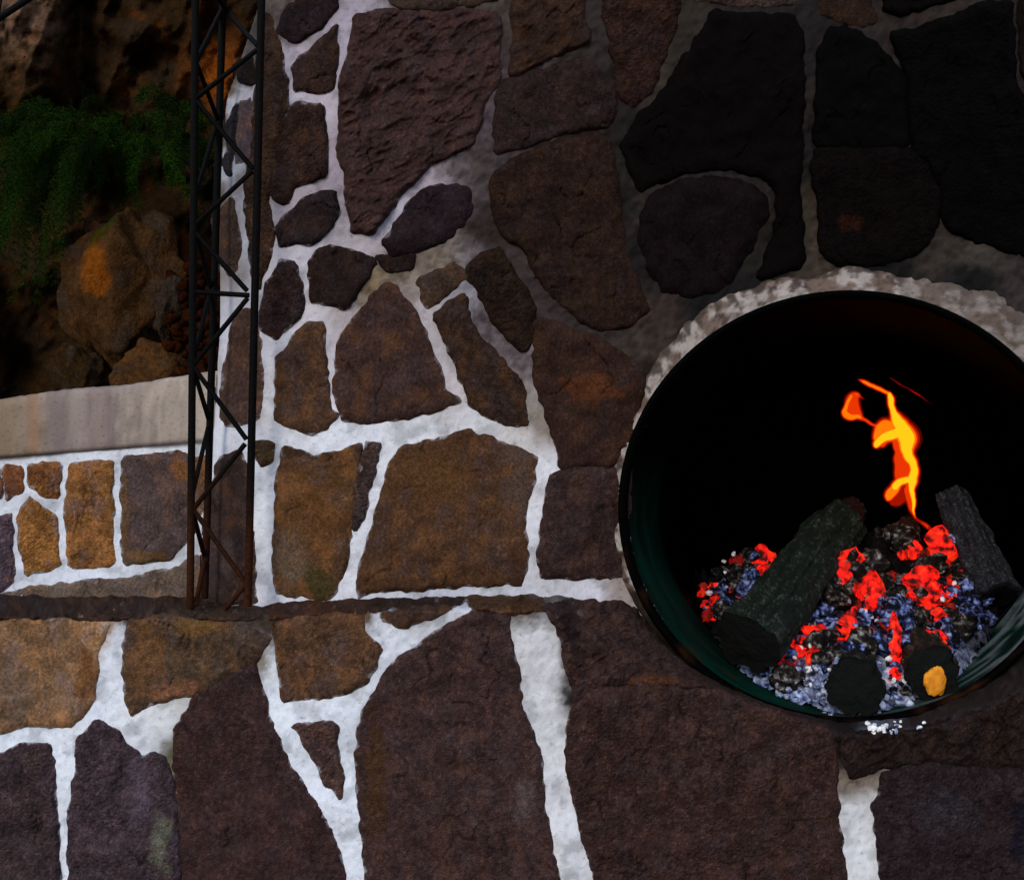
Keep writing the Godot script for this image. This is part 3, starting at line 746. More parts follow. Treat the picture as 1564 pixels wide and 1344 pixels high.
const COPTOP := [[-300, 656], [0, 609], [100, 594], [200, 586], [290, 571], [360, 560]]
const COPBOT := [[-300, 722], [0, 702], [160, 690], [300, 678], [360, 674]]
func parapet() -> void:
	var t := thing("parapet_wall", "low brown stone wall with neat white joints and grey concrete coping left of the mast", "stone wall", P(150, 920, -0.2))
	var J := [[100, 695, 214, 220, 232], [250, 690, 216, 222, 233], [0, 705, 205, 210, 220], [98, 780, 214, 221, 234], [178, 780, 216, 223, 236], [30, 800, 206, 212, 226], [150, 875, 214, 221, 234], [250, 868, 214, 221, 234], [20, 895, 210, 216, 230], [0, 770, 210, 216, 228], [305, 700, 205, 210, 220], [295, 840, 205, 210, 220], [40, 740, 208, 214, 226], [-200, 800, 190, 195, 205], [100, 895, 206, 212, 224], [330, 900, 80, 70, 62], [0, 925, 74, 62, 54]]
	var im := joint_map(J, -280, 664, 360, 940)
	jim = im; jx = -280; jy = 664
	mortar_sheet(t, "mortar", -280, 664, 360, 940, 4.0, z_parapet, im)
	var Z := z_parapet
	var o := {"pop": 5.0, "edge": 3.5, "rust": 0.45, "rough": 0.7}
	stone(t, [8, 716, 31, 713, 31, 748, 12, 757], [104, 68, 48], Z, o)
	stone(t, [45, 713, 92, 710, 86, 758, 68, 756, 46, 738], [110, 74, 46], Z, o)
	stone(t, [111, 711, 169, 706, 168, 751, 170, 863, 106, 863, 107, 818, 102, 785, 106, 735], [122, 86, 52], Z, o)
	stone(t, [188, 702, 234, 697, 281, 694, 290, 700, 292, 820, 275, 833, 254, 853, 189, 860, 188, 785], [80, 68, 66], Z, {"pop": 5.0, "edge": 3.5, "rust": 0.2, "rough": 0.7, "blot": [[275, 715, 16, 26, 122, 84, 46], [215, 852, 50, 12, 100, 78, 50], [190, 780, 8, 70, 98, 78, 54]]})
	stone(t, [44, 761, 60, 778, 82, 788, 85, 835, 88, 863, 39, 876, 32, 835, 30, 785], [128, 90, 50], Z, o)
	stone(t, [-240, 808, 0, 793, 15, 788, 16, 835, 16, 883, 0, 902, -240, 936], [80, 68, 76], Z, o)
	stone(t, [-240, 735, -2, 716, 0, 760, -240, 790], [90, 70, 60], Z, o)
	stone(t, [297, 704, 316, 698, 314, 745, 302, 786, 298, 780], [110, 80, 56], Z, o)
	stone(t, [-240, 934, 0, 912, 30, 904, 90, 895, 200, 885, 275, 870, 296, 853, 318, 852, 320, 924, 150, 930, -240, 940], [96, 84, 74], Z, {"pop": 2.0, "edge": 4.0, "rust": 0.15, "rough": 0.6})
	# coping: a cast concrete band with a top face
	var xs := 110
	var prof := [[0, -0.5, 0.0], [0, -0.3, 0.0], [0, -0.215, 0.0], [0, -0.196, 0.02], [0, -0.19, 0.07], [0, -0.188, 0.2], [0, -0.188, 0.4], [0, -0.188, 0.6], [0, -0.188, 0.8], [0, -0.188, 0.9], [0, -0.191, 0.97], [0, -0.21, 1.0]]
	var nh := prof.size()
	var pts := PackedVector3Array(); pts.resize(xs * nh)
	var cols := PackedColorArray(); cols.resize(xs * nh)
	for j in nh:
		for i in xs:
			var x := -280.0 + 640.0 * i / (xs - 1)
			var y0 := table(COPTOP, x) + 1.6 * nf.get_noise_2d(x * 5.0, 10.0)
			var y1 := table(COPBOT, x)
			var y := lerpf(y0, y1, prof[j][2])
			var q := P(x, y, prof[j][1] + 0.002 * nf.get_noise_2d(x * 3.0, y * 3.0))
			if j < 3: q.y = P(x, y0, -0.2).y
			pts[j * xs + i] = q
			var c := lin(132, 120, 112, 1.25).lerp(lin(158, 146, 136, 1.25), smoothstep(120.0, 290.0, x))
			var n := nf.get_noise_2d(x * 8.0, y * 1.2)
			var n5 := nf.get_noise_2d(x * 3.0, y * 4.0)
			c *= 1.0 + 0.3 * n + 0.35 * n5
			for sN in [[50, 11, 140, 98, 56, 0.55], [8, 30, 118, 98, 70, 0.55], [88, 14, 104, 90, 94, 0.6], [168, 11, 104, 90, 94, 0.6], [140, 16, 122, 104, 108, 0.4], [120, 10, 150, 140, 134, 0.4], [210, 8, 112, 98, 98, 0.4]]:
				var gg: float = exp(-pow((x + 5.0 * n - sN[0]) / sN[1], 2.0)) * sN[5]
				c = c.lerp(lin(sN[2], sN[3], sN[4], 1.25), gg)
			c.a = 1.0
			cols[j * xs + i] = enc(c)
	part("coping", grid_mesh(pts, cols, PackedByteArray(), xs, nh), M.mortar, t)

func background() -> void:
	# the cliff face behind, folded and cracked
	var g := 5.0
	var x0 := -620.0
	var y0 := -420.0
	var w := 250
	var h := 240
	var pts := PackedVector3Array(); pts.resize(w * h)
	var cols := PackedColorArray(); cols.resize(w * h)
	for j in h:
		for i in w:
			var x := x0 + i * g
			var y := y0 + j * g
			var fold := 1.0 - 3.0 * absf(nz.get_noise_2d(x * 0.8 + 260.0 + 0.28 * y, y * 0.14))
			var lump := nf.get_noise_2d(x * 0.7 + 50.0, y * 0.7)
			var z := -0.85 + 0.034 * fold * smoothstep(420.0, 120.0, y) + 0.1 * lump + 0.012 * nf.get_noise_2d(x * 4.0, y * 3.0) + 0.03 * nc.get_noise_2d(x * 0.7, y * 0.45)
			z -= 0.25 * exp(-pow((x - 30.0) / 70.0, 2.0) - pow((y - 560.0) / 90.0, 2.0))
			z -= 0.22 * exp(-pow((x - 190.0) / 70.0, 2.0) - pow((y - 290.0) / 40.0, 2.0))
			z -= 0.2 * exp(-pow((x - 122.0) / 20.0, 2.0)) * smoothstep(220.0, 110.0, y)
			z += 0.17 * exp(-pow(absf(x - 5.0) / 95.0, 4.0) - pow(absf(y - 80.0) / 110.0, 4.0))
			pts[j * w + i] = P(x, y, z)
			var n := nf.get_noise_2d(x * 1.7 + 400.0, y * 1.1)
			var n2 := nf.get_noise_2d(x * 5.0, y * 5.0)
			var c := lin(58, 43, 28, 1.0) * (1.0 + 0.6 * n + 0.5 * n2)
			c = c.lerp(lin(118, 62, 20, 1.0), 0.35 * smoothstep(0.15, 0.6, n + 0.3 * n2))
			c = c.lerp(lin(54, 50, 44, 1.0), 0.4 * smoothstep(0.15, 0.5, nz.get_noise_2d(x * 1.2 + 800.0, y * 1.2)))
			var pale := exp(-pow((x - 25.0) / 65.0, 2.0) - pow((y - 25.0) / 55.0, 2.0)) * (0.5 + 1.2 * n2)
			c = c.lerp(lin(140, 108, 88, 1.2), clampf(pale, 0, 0.75))
			var och := exp(-pow((x - 335.0) / 35.0, 2.0) - pow((y - 115.0) / 50.0, 2.0))
			c = c.lerp(lin(150, 80, 28, 1.0), clampf(och, 0, 0.8))
			c.a = 1.0
			cols[j * w + i] = enc(c)
	var cl := part("cliff", grid_mesh(pts, cols, PackedByteArray(), w, h), M.rock, self)
	cl.set_meta("kind", "structure")
	# boulders
	var rocks := [
		["large brown boulder with an ochre patch below the fern", 188, 448, -0.62, 112, 140, 95, 11.0, [62, 44, 28]],
		["rounded brown boulder half hidden behind the concrete coping", 238, 566, -0.55, 62, 60, 55, 23.0, [66, 46, 28]],
		["dark boulder wedged behind the coping under the large one", 128, 570, -0.6, 52, 62, 50, 37.0, [44, 33, 21]],
		["dark grey boulder beside the pile of red cinders", 258, 470, -0.6, 34, 60, 40, 51.0, [50, 42, 36]],
	]
	for r in rocks:
		var ctr := P(r[1], r[2], r[3])
		var k: float = (D - r[3]) / D * 0.001
		var bc := lin(r[8][0], r[8][1], r[8][2], 1.75)
		var big: bool = r[7] == 11.0
		var me := chunk(26, int(r[7]), 0.28, 110.0, 80, 54, func(d: Vector3, n: float) -> Color:
			var m := nf.get_noise_3d(d.x * 160.0 + r[7] * 9.0, d.y * 160.0, d.z * 160.0)
			var c := bc * (1.0 + 0.7 * m)
			c = c.lerp(lin(80, 70, 62, 1.0), 0.5 * smoothstep(0.0, 0.4, -m))
			if big: c = c.lerp(lin(150, 84, 26, 1.0), 0.85 * smoothstep(0.34, 0.16, Vector2((d.x + 0.1) * 1.3, (d.y - 0.26) * 0.75).length() + 0.35 * m) * (1.0 if d.z > 0 else 0.0))
			if big: c = c.lerp(lin(44, 60, 20, 1.0), 0.8 * smoothstep(0.3, 0.1, Vector2(d.x + 0.12, d.y - 0.72).length() + 0.2 * m))
			c.a = 1.0
			return enc(c))
		var o := part("boulder", me, M.rock, self)
		tag(o, r[0], "boulder", "boulders below the cliff")
		o.position = ctr
		o.scale = Vector3(r[4] * k, r[5] * k, r[6] * k)
		o.rotation.y = 0.0
	# reddish cinders heaped behind the mast
	var heap := thing("cinder_heap", "heap of small red-brown cinder stones behind the mast beside the tower", "stone heap", P(300, 600, -0.5))
	var lumps := []
	for k in 4:
		lumps.append(chunk(9, 300 + k, 0.3, 120.0, 10, 7, func(_d, n): return enc(lin(92, 50, 28, 0.3) * (1.0 + 0.9 * n) + Color(0, 0, 0, 1))))
	for k in 130:
		var yy := rng.randf_range(405, 590)
		var xx := rng.randf_range(250, 345)
		var o := part("cinder", lumps[k % 4], M.rock, heap)
		o.position = P(xx, yy, -0.62 + 0.0006 * (yy - 400.0) + rng.randf_range(-0.02, 0.02)) - heap.position
		o.rotation = Vector3(rng.randf() * TAU, rng.randf() * TAU, rng.randf() * TAU)
		o.scale = Vector3.ONE * rng.randf_range(0.006, 0.016)
	var backing := ball(1.0, 0.3, 90.0, 77.0, 32, 20, func(_d, n): return enc(lin(40, 22, 12, 1.0) * (1.0 + 0.5 * n) + Color(0, 0, 0, 1)))
	var ob := part("heap_core", backing, M.rock, heap)
	ob.position = P(300, 500, -0.68) - heap.position
	ob.scale = Vector3(0.085, 0.17, 0.06)
	# hanging ferns
	fern("hanging_fern", "feathery green fern trailing down the cliff at the left edge", [[20, 165, 160, 250, -120, -15, 70, 240]], 62, -0.58)
	fern("bushy_fern", "bushy dark green fern on the cliff above the large boulder", [[150, 325, 165, 250, -60, 60, -20, 95]], 46, -0.66)
	# dark steel bars that cross the top left corner
	var bar := thing("steel_strut", "dark steel strut crossing the top left corner before the cliff", "strut", P(20, 15, -0.3))
	part("bar", tube([P(-120, 106, -0.3), P(0, 26, -0.3), P(110, -46, -0.3)], [0.006, 0.006, 0.006], 8, flatc(enc(lin(22, 26, 28)))), M.steel, bar)
	part("rod", tube([P(-4, 40, -0.3), P(8, -60, -0.32)], [0.0022, 0.0022], 6, flatc(enc(lin(22, 26, 28)))), M.steel, bar)

func fern(called: String, label: String, regions: Array, count: int, z0: float) -> void:
	# every frond arches out and down and is feathered with side twigs of tiny leaflets
	var r = regions[0]
	var t := thing(called, label, "fern", P((r[0] + r[1]) * 0.5, r[2] + 60, z0))
	for k in count:
		var a := Vector2(rng.randf_range(r[0], r[1]), rng.randf_range(r[2], r[3]))
		var b := a + Vector2(rng.randf_range(r[4], r[5]), rng.randf_range(r[6], r[7]))
		var zz := z0 + rng.randf_range(-0.06, 0.06)
		var p0 := P(a.x, a.y, zz)
		var p2 := P(b.x, b.y, zz + rng.randf_range(-0.02, 0.12))
		var p1 := p0.lerp(p2, 0.4) + Vector3(rng.randf_range(-0.03, 0.03), rng.randf_range(0.03, 0.09), rng.randf_range(0.02, 0.08))
		var st := SurfaceTool.new()
		st.begin(Mesh.PRIMITIVE_TRIANGLES)
		var n := 26
		var tone := rng.randf_range(0.35, 1.9)
		for i in n:
			var f := float(i) / n
			var q := p0.lerp(p1, f).lerp(p1.lerp(p2, f), f)
			var f2 := f + 1.0 / n
			var q2 := p0.lerp(p1, f2).lerp(p1.lerp(p2, f2), f2)
			var along := (q2 - q).normalized()
			var side := along.cross(Vector3(rng.randf_range(-0.7, 0.7), rng.randf_range(-0.4, 0.4), 1)).normalized()
			st.set_color(enc(lin(44, 46, 20, 1.0) + Color(0, 0, 0, 1)))
			var sw := side * 0.0007
			for v in [q - sw, q2, q + sw]: st.add_vertex(v)
			for s: float in [-1.0, 1.0]:
				var ln := rng.randf_range(0.018, 0.034) * (1.0 - 0.6 * f) * (0.5 + minf(f * 5.0, 0.5))
				var twig := (side * s + along * rng.randf_range(0.3, 0.9) + Vector3(rng.randf_range(-0.3, 0.3), rng.randf_range(-0.5, 0.25), rng.randf_range(-0.3, 0.4))).normalized()
				var across := twig.cross(Vector3(rng.randf_range(-0.5, 0.5), rng.randf_range(-0.5, 0.5), 1)).normalized()
				for m in 7:
					var g := (m + 0.5) / 7.0
					var root := q + twig * ln * g + Vector3(0, -0.006 * g * g, 0)
					for s2: float in [-1.0, 1.0]:
						var ll := rng.randf_range(0.004, 0.0085) * (1.1 - 0.6 * g)
						var tip: Vector3 = root + (across * s2 + twig * 0.7 + Vector3(0, 0, rng.randf_range(-0.5, 0.5))).normalized() * ll
						var wv := twig * 0.0009
						st.set_color(enc(lin(36, 58, 18, 1.0) * tone * rng.randf_range(0.5, 1.6) + Color(0, 0, 0, 1)))
						for v in [root - wv, tip, root + wv]: st.add_vertex(v)
		st.generate_normals()
		part("frond", st.commit(), M.leaf, t)

func barrel() -> void:
	var t := thing("oven_barrel", "sooty steel barrel set into the stone tower as an open round oven", "oven", barrel_at(-PI / 2, 0.0))
	var nt := 40
	var na := 120
	var L := 0.78
	var pts := PackedVector3Array(); pts.resize((na + 1) * nt)
	var cols := PackedColorArray(); cols.resize((na + 1) * nt)
	for j in nt:
		for i in na + 1:
			var a := TAU * (i % na) / na
			var f := float(j) / (nt - 1)
			var tt := -0.012 + f * (L + 0.012)
			var hoop := 0.012 * (exp(-pow((tt - 0.26) / 0.012, 2.0)) + exp(-pow((tt - 0.52) / 0.012, 2.0)))
			var q := barrel_at(a, tt, 1.0 - hoop * 2.0)
			pts[j * (na + 1) + i] = q
			var n := nf.get_noise_2d(a * 160.0 + 2000.0, tt * 5200.0)
			var n6 := nf.get_noise_3d(q.x * 1400.0, q.y * 1400.0, q.z * 1400.0)
			var c := lin(18, 56, 46) * (1.0 + 0.9 * n)
			c = c.lerp(lin(64, 46, 28), 0.6 * smoothstep(0.1, 0.45, n6 + 0.4 * n) * smoothstep(0.25, 0.0, tt))
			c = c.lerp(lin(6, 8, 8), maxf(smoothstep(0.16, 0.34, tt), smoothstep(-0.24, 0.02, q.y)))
			var low := smoothstep(-0.1, -0.3, q.y) * smoothstep(0.42, 0.9, q.x) * smoothstep(-0.25, 0.25, n + 0.6 * n6)
			c = c.lerp(lin(150, 166, 172), low * 0.85 * smoothstep(0.34, 0.2, tt))
			c.a = 1.0
			cols[j * (na + 1) + i] = enc(c)
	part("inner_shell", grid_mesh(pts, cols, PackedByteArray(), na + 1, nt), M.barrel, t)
	# outer skin and end disc
	var pts2 := PackedVector3Array()
	var c2 := PackedColorArray()
	for j in 2:
		for i in na + 1:
			pts2.append(barrel_at(TAU * (i % na) / na, -0.012 + j * (L + 0.02), 1.012))
			c2.append(enc(lin(20, 22, 22)))
	part("outer_shell", grid_mesh(pts2, c2, PackedByteArray(), na + 1, 2, true), M.barrel, t)
	var pts3 := PackedVector3Array()
	var c3 := PackedColorArray()
	for j in 8:
		for i in na + 1:
			pts3.append(barrel_at(TAU * (i % na) / na, L - 0.002 - 0.01 * cos(j * 1.2), 1.01 * (1.0 - j / 7.0) + 0.0005))
			c3.append(enc(lin(9, 9, 9)))
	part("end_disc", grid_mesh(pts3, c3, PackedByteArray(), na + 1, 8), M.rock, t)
	# rolled rim
	var rp := PackedVector3Array()
	var rc := PackedColorArray()
	var ns := 10
	for j in ns + 1:
		for i in na + 1:
			var a := TAU * (i % na) / na
			var b := TAU * j / ns
			var q := barrel_at(a, -0.02 - 0.012 * sin(b), 1.0 + 0.022 * cos(b))
			var n := nf.get_noise_3d(q.x * 1500.0, q.y * 1500.0, 0.0)
			rp.append(q)
			var c := lin(12, 13, 13).lerp(lin(52, 34, 24), smoothstep(0.05, 0.4, n) * smoothstep(-0.1, -0.3, q.y))
			c.a = 1.0
			rc.append(enc(c))
	part("rim", grid_mesh(rp, rc, PackedByteArray(), na + 1, ns + 1), M.barrel, t)

func mast() -> void:
	var t := thing("lattice_mast", "slim dark steel lattice mast with three legs standing on the plinth ledge", "mast", P(335, 925, 0.02))
	var rustf := func(q: Vector3, _t: float) -> Color:
		var k := smoothstep(0.0, -0.22, q.y) * (0.6 + 0.8 * nf.get_noise_3d(q.x * 2000.0, q.y * 700.0, q.z * 2000.0))
		var c := lin(22, 21, 21).lerp(lin(78, 46, 28), clampf(k, 0.0, 1.0))
		c.a = 1.0
		return enc(c)
	var ZA := 0.05
	var ZB := -0.06
	var leg := func(xt: float, xb: float, yb: float, z: float, r: float) -> void:
		var pp := []
		var rr := []
		for k in 30:
			var y := lerpf(-300.0, yb, k / 29.0)
			pp.append(P(lerpf(xt, xb, y / yb), y, z)); rr.append(r)
		part("leg", tube(pp, rr, 10, rustf), M.steel, t)
	leg.call(298.0, 290.0, 930.0, ZA, 0.0057)
	leg.call(399.0, 378.0, 926.0, ZA, 0.0059)
	leg.call(340.0, 312.0, 914.0, ZB, 0.006)
	var br := [
		[348, 20, ZB, 393, 70, ZA], [392, 76, ZA, 299, 150, ZA], [299, 154, ZA, 386, 258, ZA], [385, 261, ZA, 293, 347, ZA], [294, 352, ZA, 377, 444, ZA], [296, 446, ZA, 380, 451, ZA], [378, 455, ZA, 296, 556, ZA],
		[296, 562, ZA, 376, 671, ZA], [374, 678, ZA, 296, 776, ZA], [296, 780, ZA, 379, 896, ZA], [377, 890, ZA, 344, 930, ZA], [301, 100, ZA, 333, 185, ZB], [330, 190, ZB, 298, 300, ZA], [296, 345, ZA, 322, 440, ZB], [321, 445, ZB, 296, 545, ZA],
		[296, 566, ZA, 318, 640, ZB], [318, 650, ZB, 294, 752, ZA], [295, 786, ZA, 312, 850, ZB], [312, 855, ZB, 298, 925, ZA], [338, 15, ZB, 299, 95, ZA], [348, 20, ZB, 297, -60, ZA], [399, -100, ZA, 297, -60, ZA],
	]
	for b in br:
		part("brace", tube([P(b[0], b[1], b[2]), P(b[3], b[4], b[5])], [0.0038, 0.0038], 8, rustf), M.steel, t)

func log_thing(label: String, a: Vector3, b: Vector3, ra: float, rb: float, col: Array, endcol: Array, called := "firewood_log") -> Node3D:
	var t := thing(called, label, "log", a.lerp(b, 0.5) - Vector3(0, ra, 0), "logs in the fire")
	var pp := []
	var rr := []
	for k in 110:
		var f := k / 109.0
		pp.append(a.lerp(b, f) + Vector3(nz.get_noise_1d(f * 120.0 + a.x * 900.0), nz.get_noise_1d(f * 120.0 + 500.0), 0) * 0.006)
		rr.append(lerpf(ra, rb, f) * (1.0 + 0.14 * nf.get_noise_1d(f * 300.0 + a.y * 999.0)))
	var base := lin(col[0], col[1], col[2], 1.5)
	var nb := 96
	var d := (a - b).normalized()
	var u := d.cross(Vector3.UP).normalized()
	var v := u.cross(d).normalized()
	var bp := PackedVector3Array()
	var bc := PackedColorArray()
	var prof := func(an: float, f: float) -> float:
		# the outline of a half-burnt billet: split faces, furrows along the grain
		var fl := nf.get_noise_3d(cos(an) * 120.0 + a.x * 900.0, sin(an) * 120.0, f * 60.0)
		var split := minf(1.0, 0.86 / maxf(0.3, cos(an - 1.1 - a.x * 3.0)))
		return split * (1.0 + 0.3 * fl)
	for k in pp.size():
		var f := float(k) / (pp.size() - 1)
		for s in nb + 1:
			var an := TAU * (s % nb) / nb
			var dir := u * cos(an) + v * sin(an)
			var fine := nf.get_noise_3d(cos(an) * 300.0 + a.x * 900.0, sin(an) * 300.0, f * 500.0)
			var chk := absf(sin(f * 34.0 + 2.0 * fine)) * 0.02
			var q: Vector3 = pp[k] + dir * rr[k] * (prof.call(an, f) + 0.12 * fine - chk)
			if k == pp.size() - 1: q = pp[k]
			bp.append(q)
			var n := nf.get_noise_3d(q.x * 9000.0, q.y * 9000.0, q.z * 9000.0)
			var c := base * (1.0 + 0.8 * n + 1.2 * fine)
			c = c.lerp(lin(150, 150, 142), 0.5 * smoothstep(0.2, 0.42, n + 0.5 * fine))
			c.a = 1.0
			bc.append(enc(c))
	part("bark", grid_mesh(bp, bc, PackedByteArray(), nb + 1, pp.size(), true), M.log, t)
	# the cut end: shallow growth rings
	var nj := 14
	var pts := PackedVector3Array()
	var cols := PackedColorArray()
	for j in nj:
		for i in nb + 1:
			var an := TAU * (i % nb) / nb
			var f := 1.0 - float(j) / (nj - 1)
			var rim: float = rr[0] * (prof.call(an, 0.0) + 0.12 * nf.get_noise_3d(cos(an) * 300.0 + a.x * 900.0, sin(an) * 300.0, 0.0))
			var q: Vector3 = a + d * (0.001 - 0.004 * f * f + 0.0006 * sin(j * 2.1) + 0.004 * nf.get_noise_2d(cos(an) * f * 160.0, sin(an) * f * 160.0)) + (u * cos(an) + v * sin(an)) * (rim * f + 0.0002)
			pts.append(q)
			var n := nf.get_noise_3d(q.x * 3000.0, q.y * 3000.0, q.z * 3000.0)
			var c := lin(endcol[0], endcol[1], endcol[2]) * (1.0 + 0.8 * n + 0.08 * sin(j * 2.1))
			c.a = 1.0
			cols.append(enc(c))
	var me := grid_mesh(pts, cols, PackedByteArray(), nb + 1, nj, true)
	part("cut_end", me, M.log, t)
	return t

func flame_strip(samples: Array, pts: Array, cool: float) -> void:
	# pts: x, y, half width (mm on the wall face); cool keeps a tongue from burning yellow or orange
	var cv := Curve3D.new()
	for k in pts.size():
		var a = pts[maxi(k - 1, 0)]
		var b = pts[mini(k + 1, pts.size() - 1)]
		var tv := Vector3(b[0] - a[0], b[1] - a[1], b[2] - a[2]) / 6.0
		cv.add_point(Vector3(pts[k][0], pts[k][1], pts[k][2]), -tv, tv)
	var ln := cv.get_baked_length()
	var n := maxi(8, int(ln / 2.0))
	for k in n + 1:
		var q := cv.sample_baked(ln * k / n, true)
		var lick := 1.08 + 0.35 * nz.get_noise_2d(q.x * 2.2, q.y * 2.2)
		samples.append([q.x + 2.4 * nz.get_noise_2d(q.x * 1.5, q.y * 4.0), q.y + 1.6 * nz.get_noise_2d(q.x * 4.0, q.y * 1.5), maxf(q.z * lick, 0.7), cool, 6.0 * nz.get_noise_2d(q.x * 3.0, q.y * 3.0)])

func flame_shells(t: Node3D, samples: Array, z0: float) -> void:
	var g := 1.25
	var x0 := 1272.0
	var y0 := 566.0
	var nx := 148
	var ny := 206
	var nzc := 30
	var L := PackedFloat32Array()
	L.resize(nx * ny * nzc)
	L.fill(3.0)
	for s in samples:
		var r: float = s[2]
		var R: float = r * 1.7 + 2.0
		var dep := 0.6
		var cz: float = nzc * 0.5 + s[4] / g * 0.5
		for k in range(maxi(0, int(cz - R * dep / g)), mini(nzc - 1, int(cz + R * dep / g) + 1)):
			for j in range(maxi(0, int((s[1] - R - y0) / g)), mini(ny - 1, int((s[1] + R - y0) / g) + 1)):
				var dy: float = y0 + j * g - s[1]
				var dz: float = (k - cz) * g / dep
				var dd := dy * dy + dz * dz
				for i in range(maxi(0, int((s[0] - R - x0) / g)), mini(nx - 1, int((s[0] + R - x0) / g) + 1)):
					var dx: float = x0 + i * g - s[0]
					var l := maxf(sqrt(dx * dx + dd) / r, s[3])
					var at := (k * ny + j) * nx + i
					if l < L[at]: L[at] = l
	for pass_ in 2:   # soften
		var B := L.duplicate()
		for k in range(1, nzc - 1):
			for j in range(1, ny - 1):
				for i in range(1, nx - 1):
					var at := (k * ny + j) * nx + i
					if L[at] >= 3.0 and L[at - 1] >= 3.0 and L[at + 1] >= 3.0: continue
					B[at] = L[at] * 0.4 + 0.1 * (L[at - 1] + L[at + 1] + L[at - nx] + L[at + nx] + L[at - nx * ny] + L[at + nx * ny])
		L = B
	for shell in [["flame_haze", 1.52, M.flame_haze], ["flame_fringe", 1.28, M.flame_red], ["flame_glow", 1.08, M.flame_deep], ["flame_body", 0.93, M.flame_orange], ["flame_core", 0.75, M.flame_yellow]]:
		part(shell[0], nets(L, nx, ny, nzc, shell[1], x0, y0, g, z0), shell[2], t)

func nets(L: PackedFloat32Array, nx: int, ny: int, nk: int, iso: float, x0: float, y0: float, g: float, z0: float) -> ArrayMesh:
	var id := {}
	var vp := PackedVector3Array()
	var idx := PackedInt32Array()
	var step := [0, 1, nx, nx + 1, nx * ny, nx * ny + 1, nx * ny + nx, nx * ny + nx + 1]
	for k in nk - 1:
		for j in ny - 1:
			for i in nx - 1:
				var at := (k * ny + j) * nx + i
				var mask := 0
				for c in 8:
					if L[at + step[c]] < iso: mask |= 1 << c
				if mask == 0 or mask == 255: continue
				var sum := Vector3.ZERO
				var cnt := 0
				for c in 8:
					for ax in 3:
						var bit := 1 << ax
						if c & bit: continue
						var a: float = L[at + step[c]]
						var b: float = L[at + step[c | bit]]
						if (a < iso) != (b < iso):
							var p := Vector3(c & 1, (c >> 1) & 1, (c >> 2) & 1)
							p[ax] += (iso - a) / (b - a)
							sum += p
							cnt += 1
				sum /= cnt
				id[at] = vp.size()
				vp.append(P(x0 + (i + sum.x) * g, y0 + (j + sum.y) * g, z0 + (k + sum.z - nk * 0.5) * g * 0.00125))
	var d := [1, nx, nx * ny]
	for at in id:
		for ax in 3:
			if (L[at] < iso) == (L[at + d[ax]] < iso): continue
			var b: int = d[(ax + 1) % 3]
			var c: int = d[(ax + 2) % 3]
			if not (id.has(at - b) and id.has(at - c) and id.has(at - b - c)): continue
			var q := [id[at], id[at - b], id[at - b - c], id[at - c]]
			if L[at] < iso: q.reverse()
			idx.append_array([q[0], q[1], q[2], q[0], q[2], q[3]])
	var st := SurfaceTool.new()
	st.begin(Mesh.PRIMITIVE_TRIANGLES)
	for v in vp: st.add_vertex(v)
	for k in idx: st.add_index(k)
	st.generate_normals()
	return st.commit()

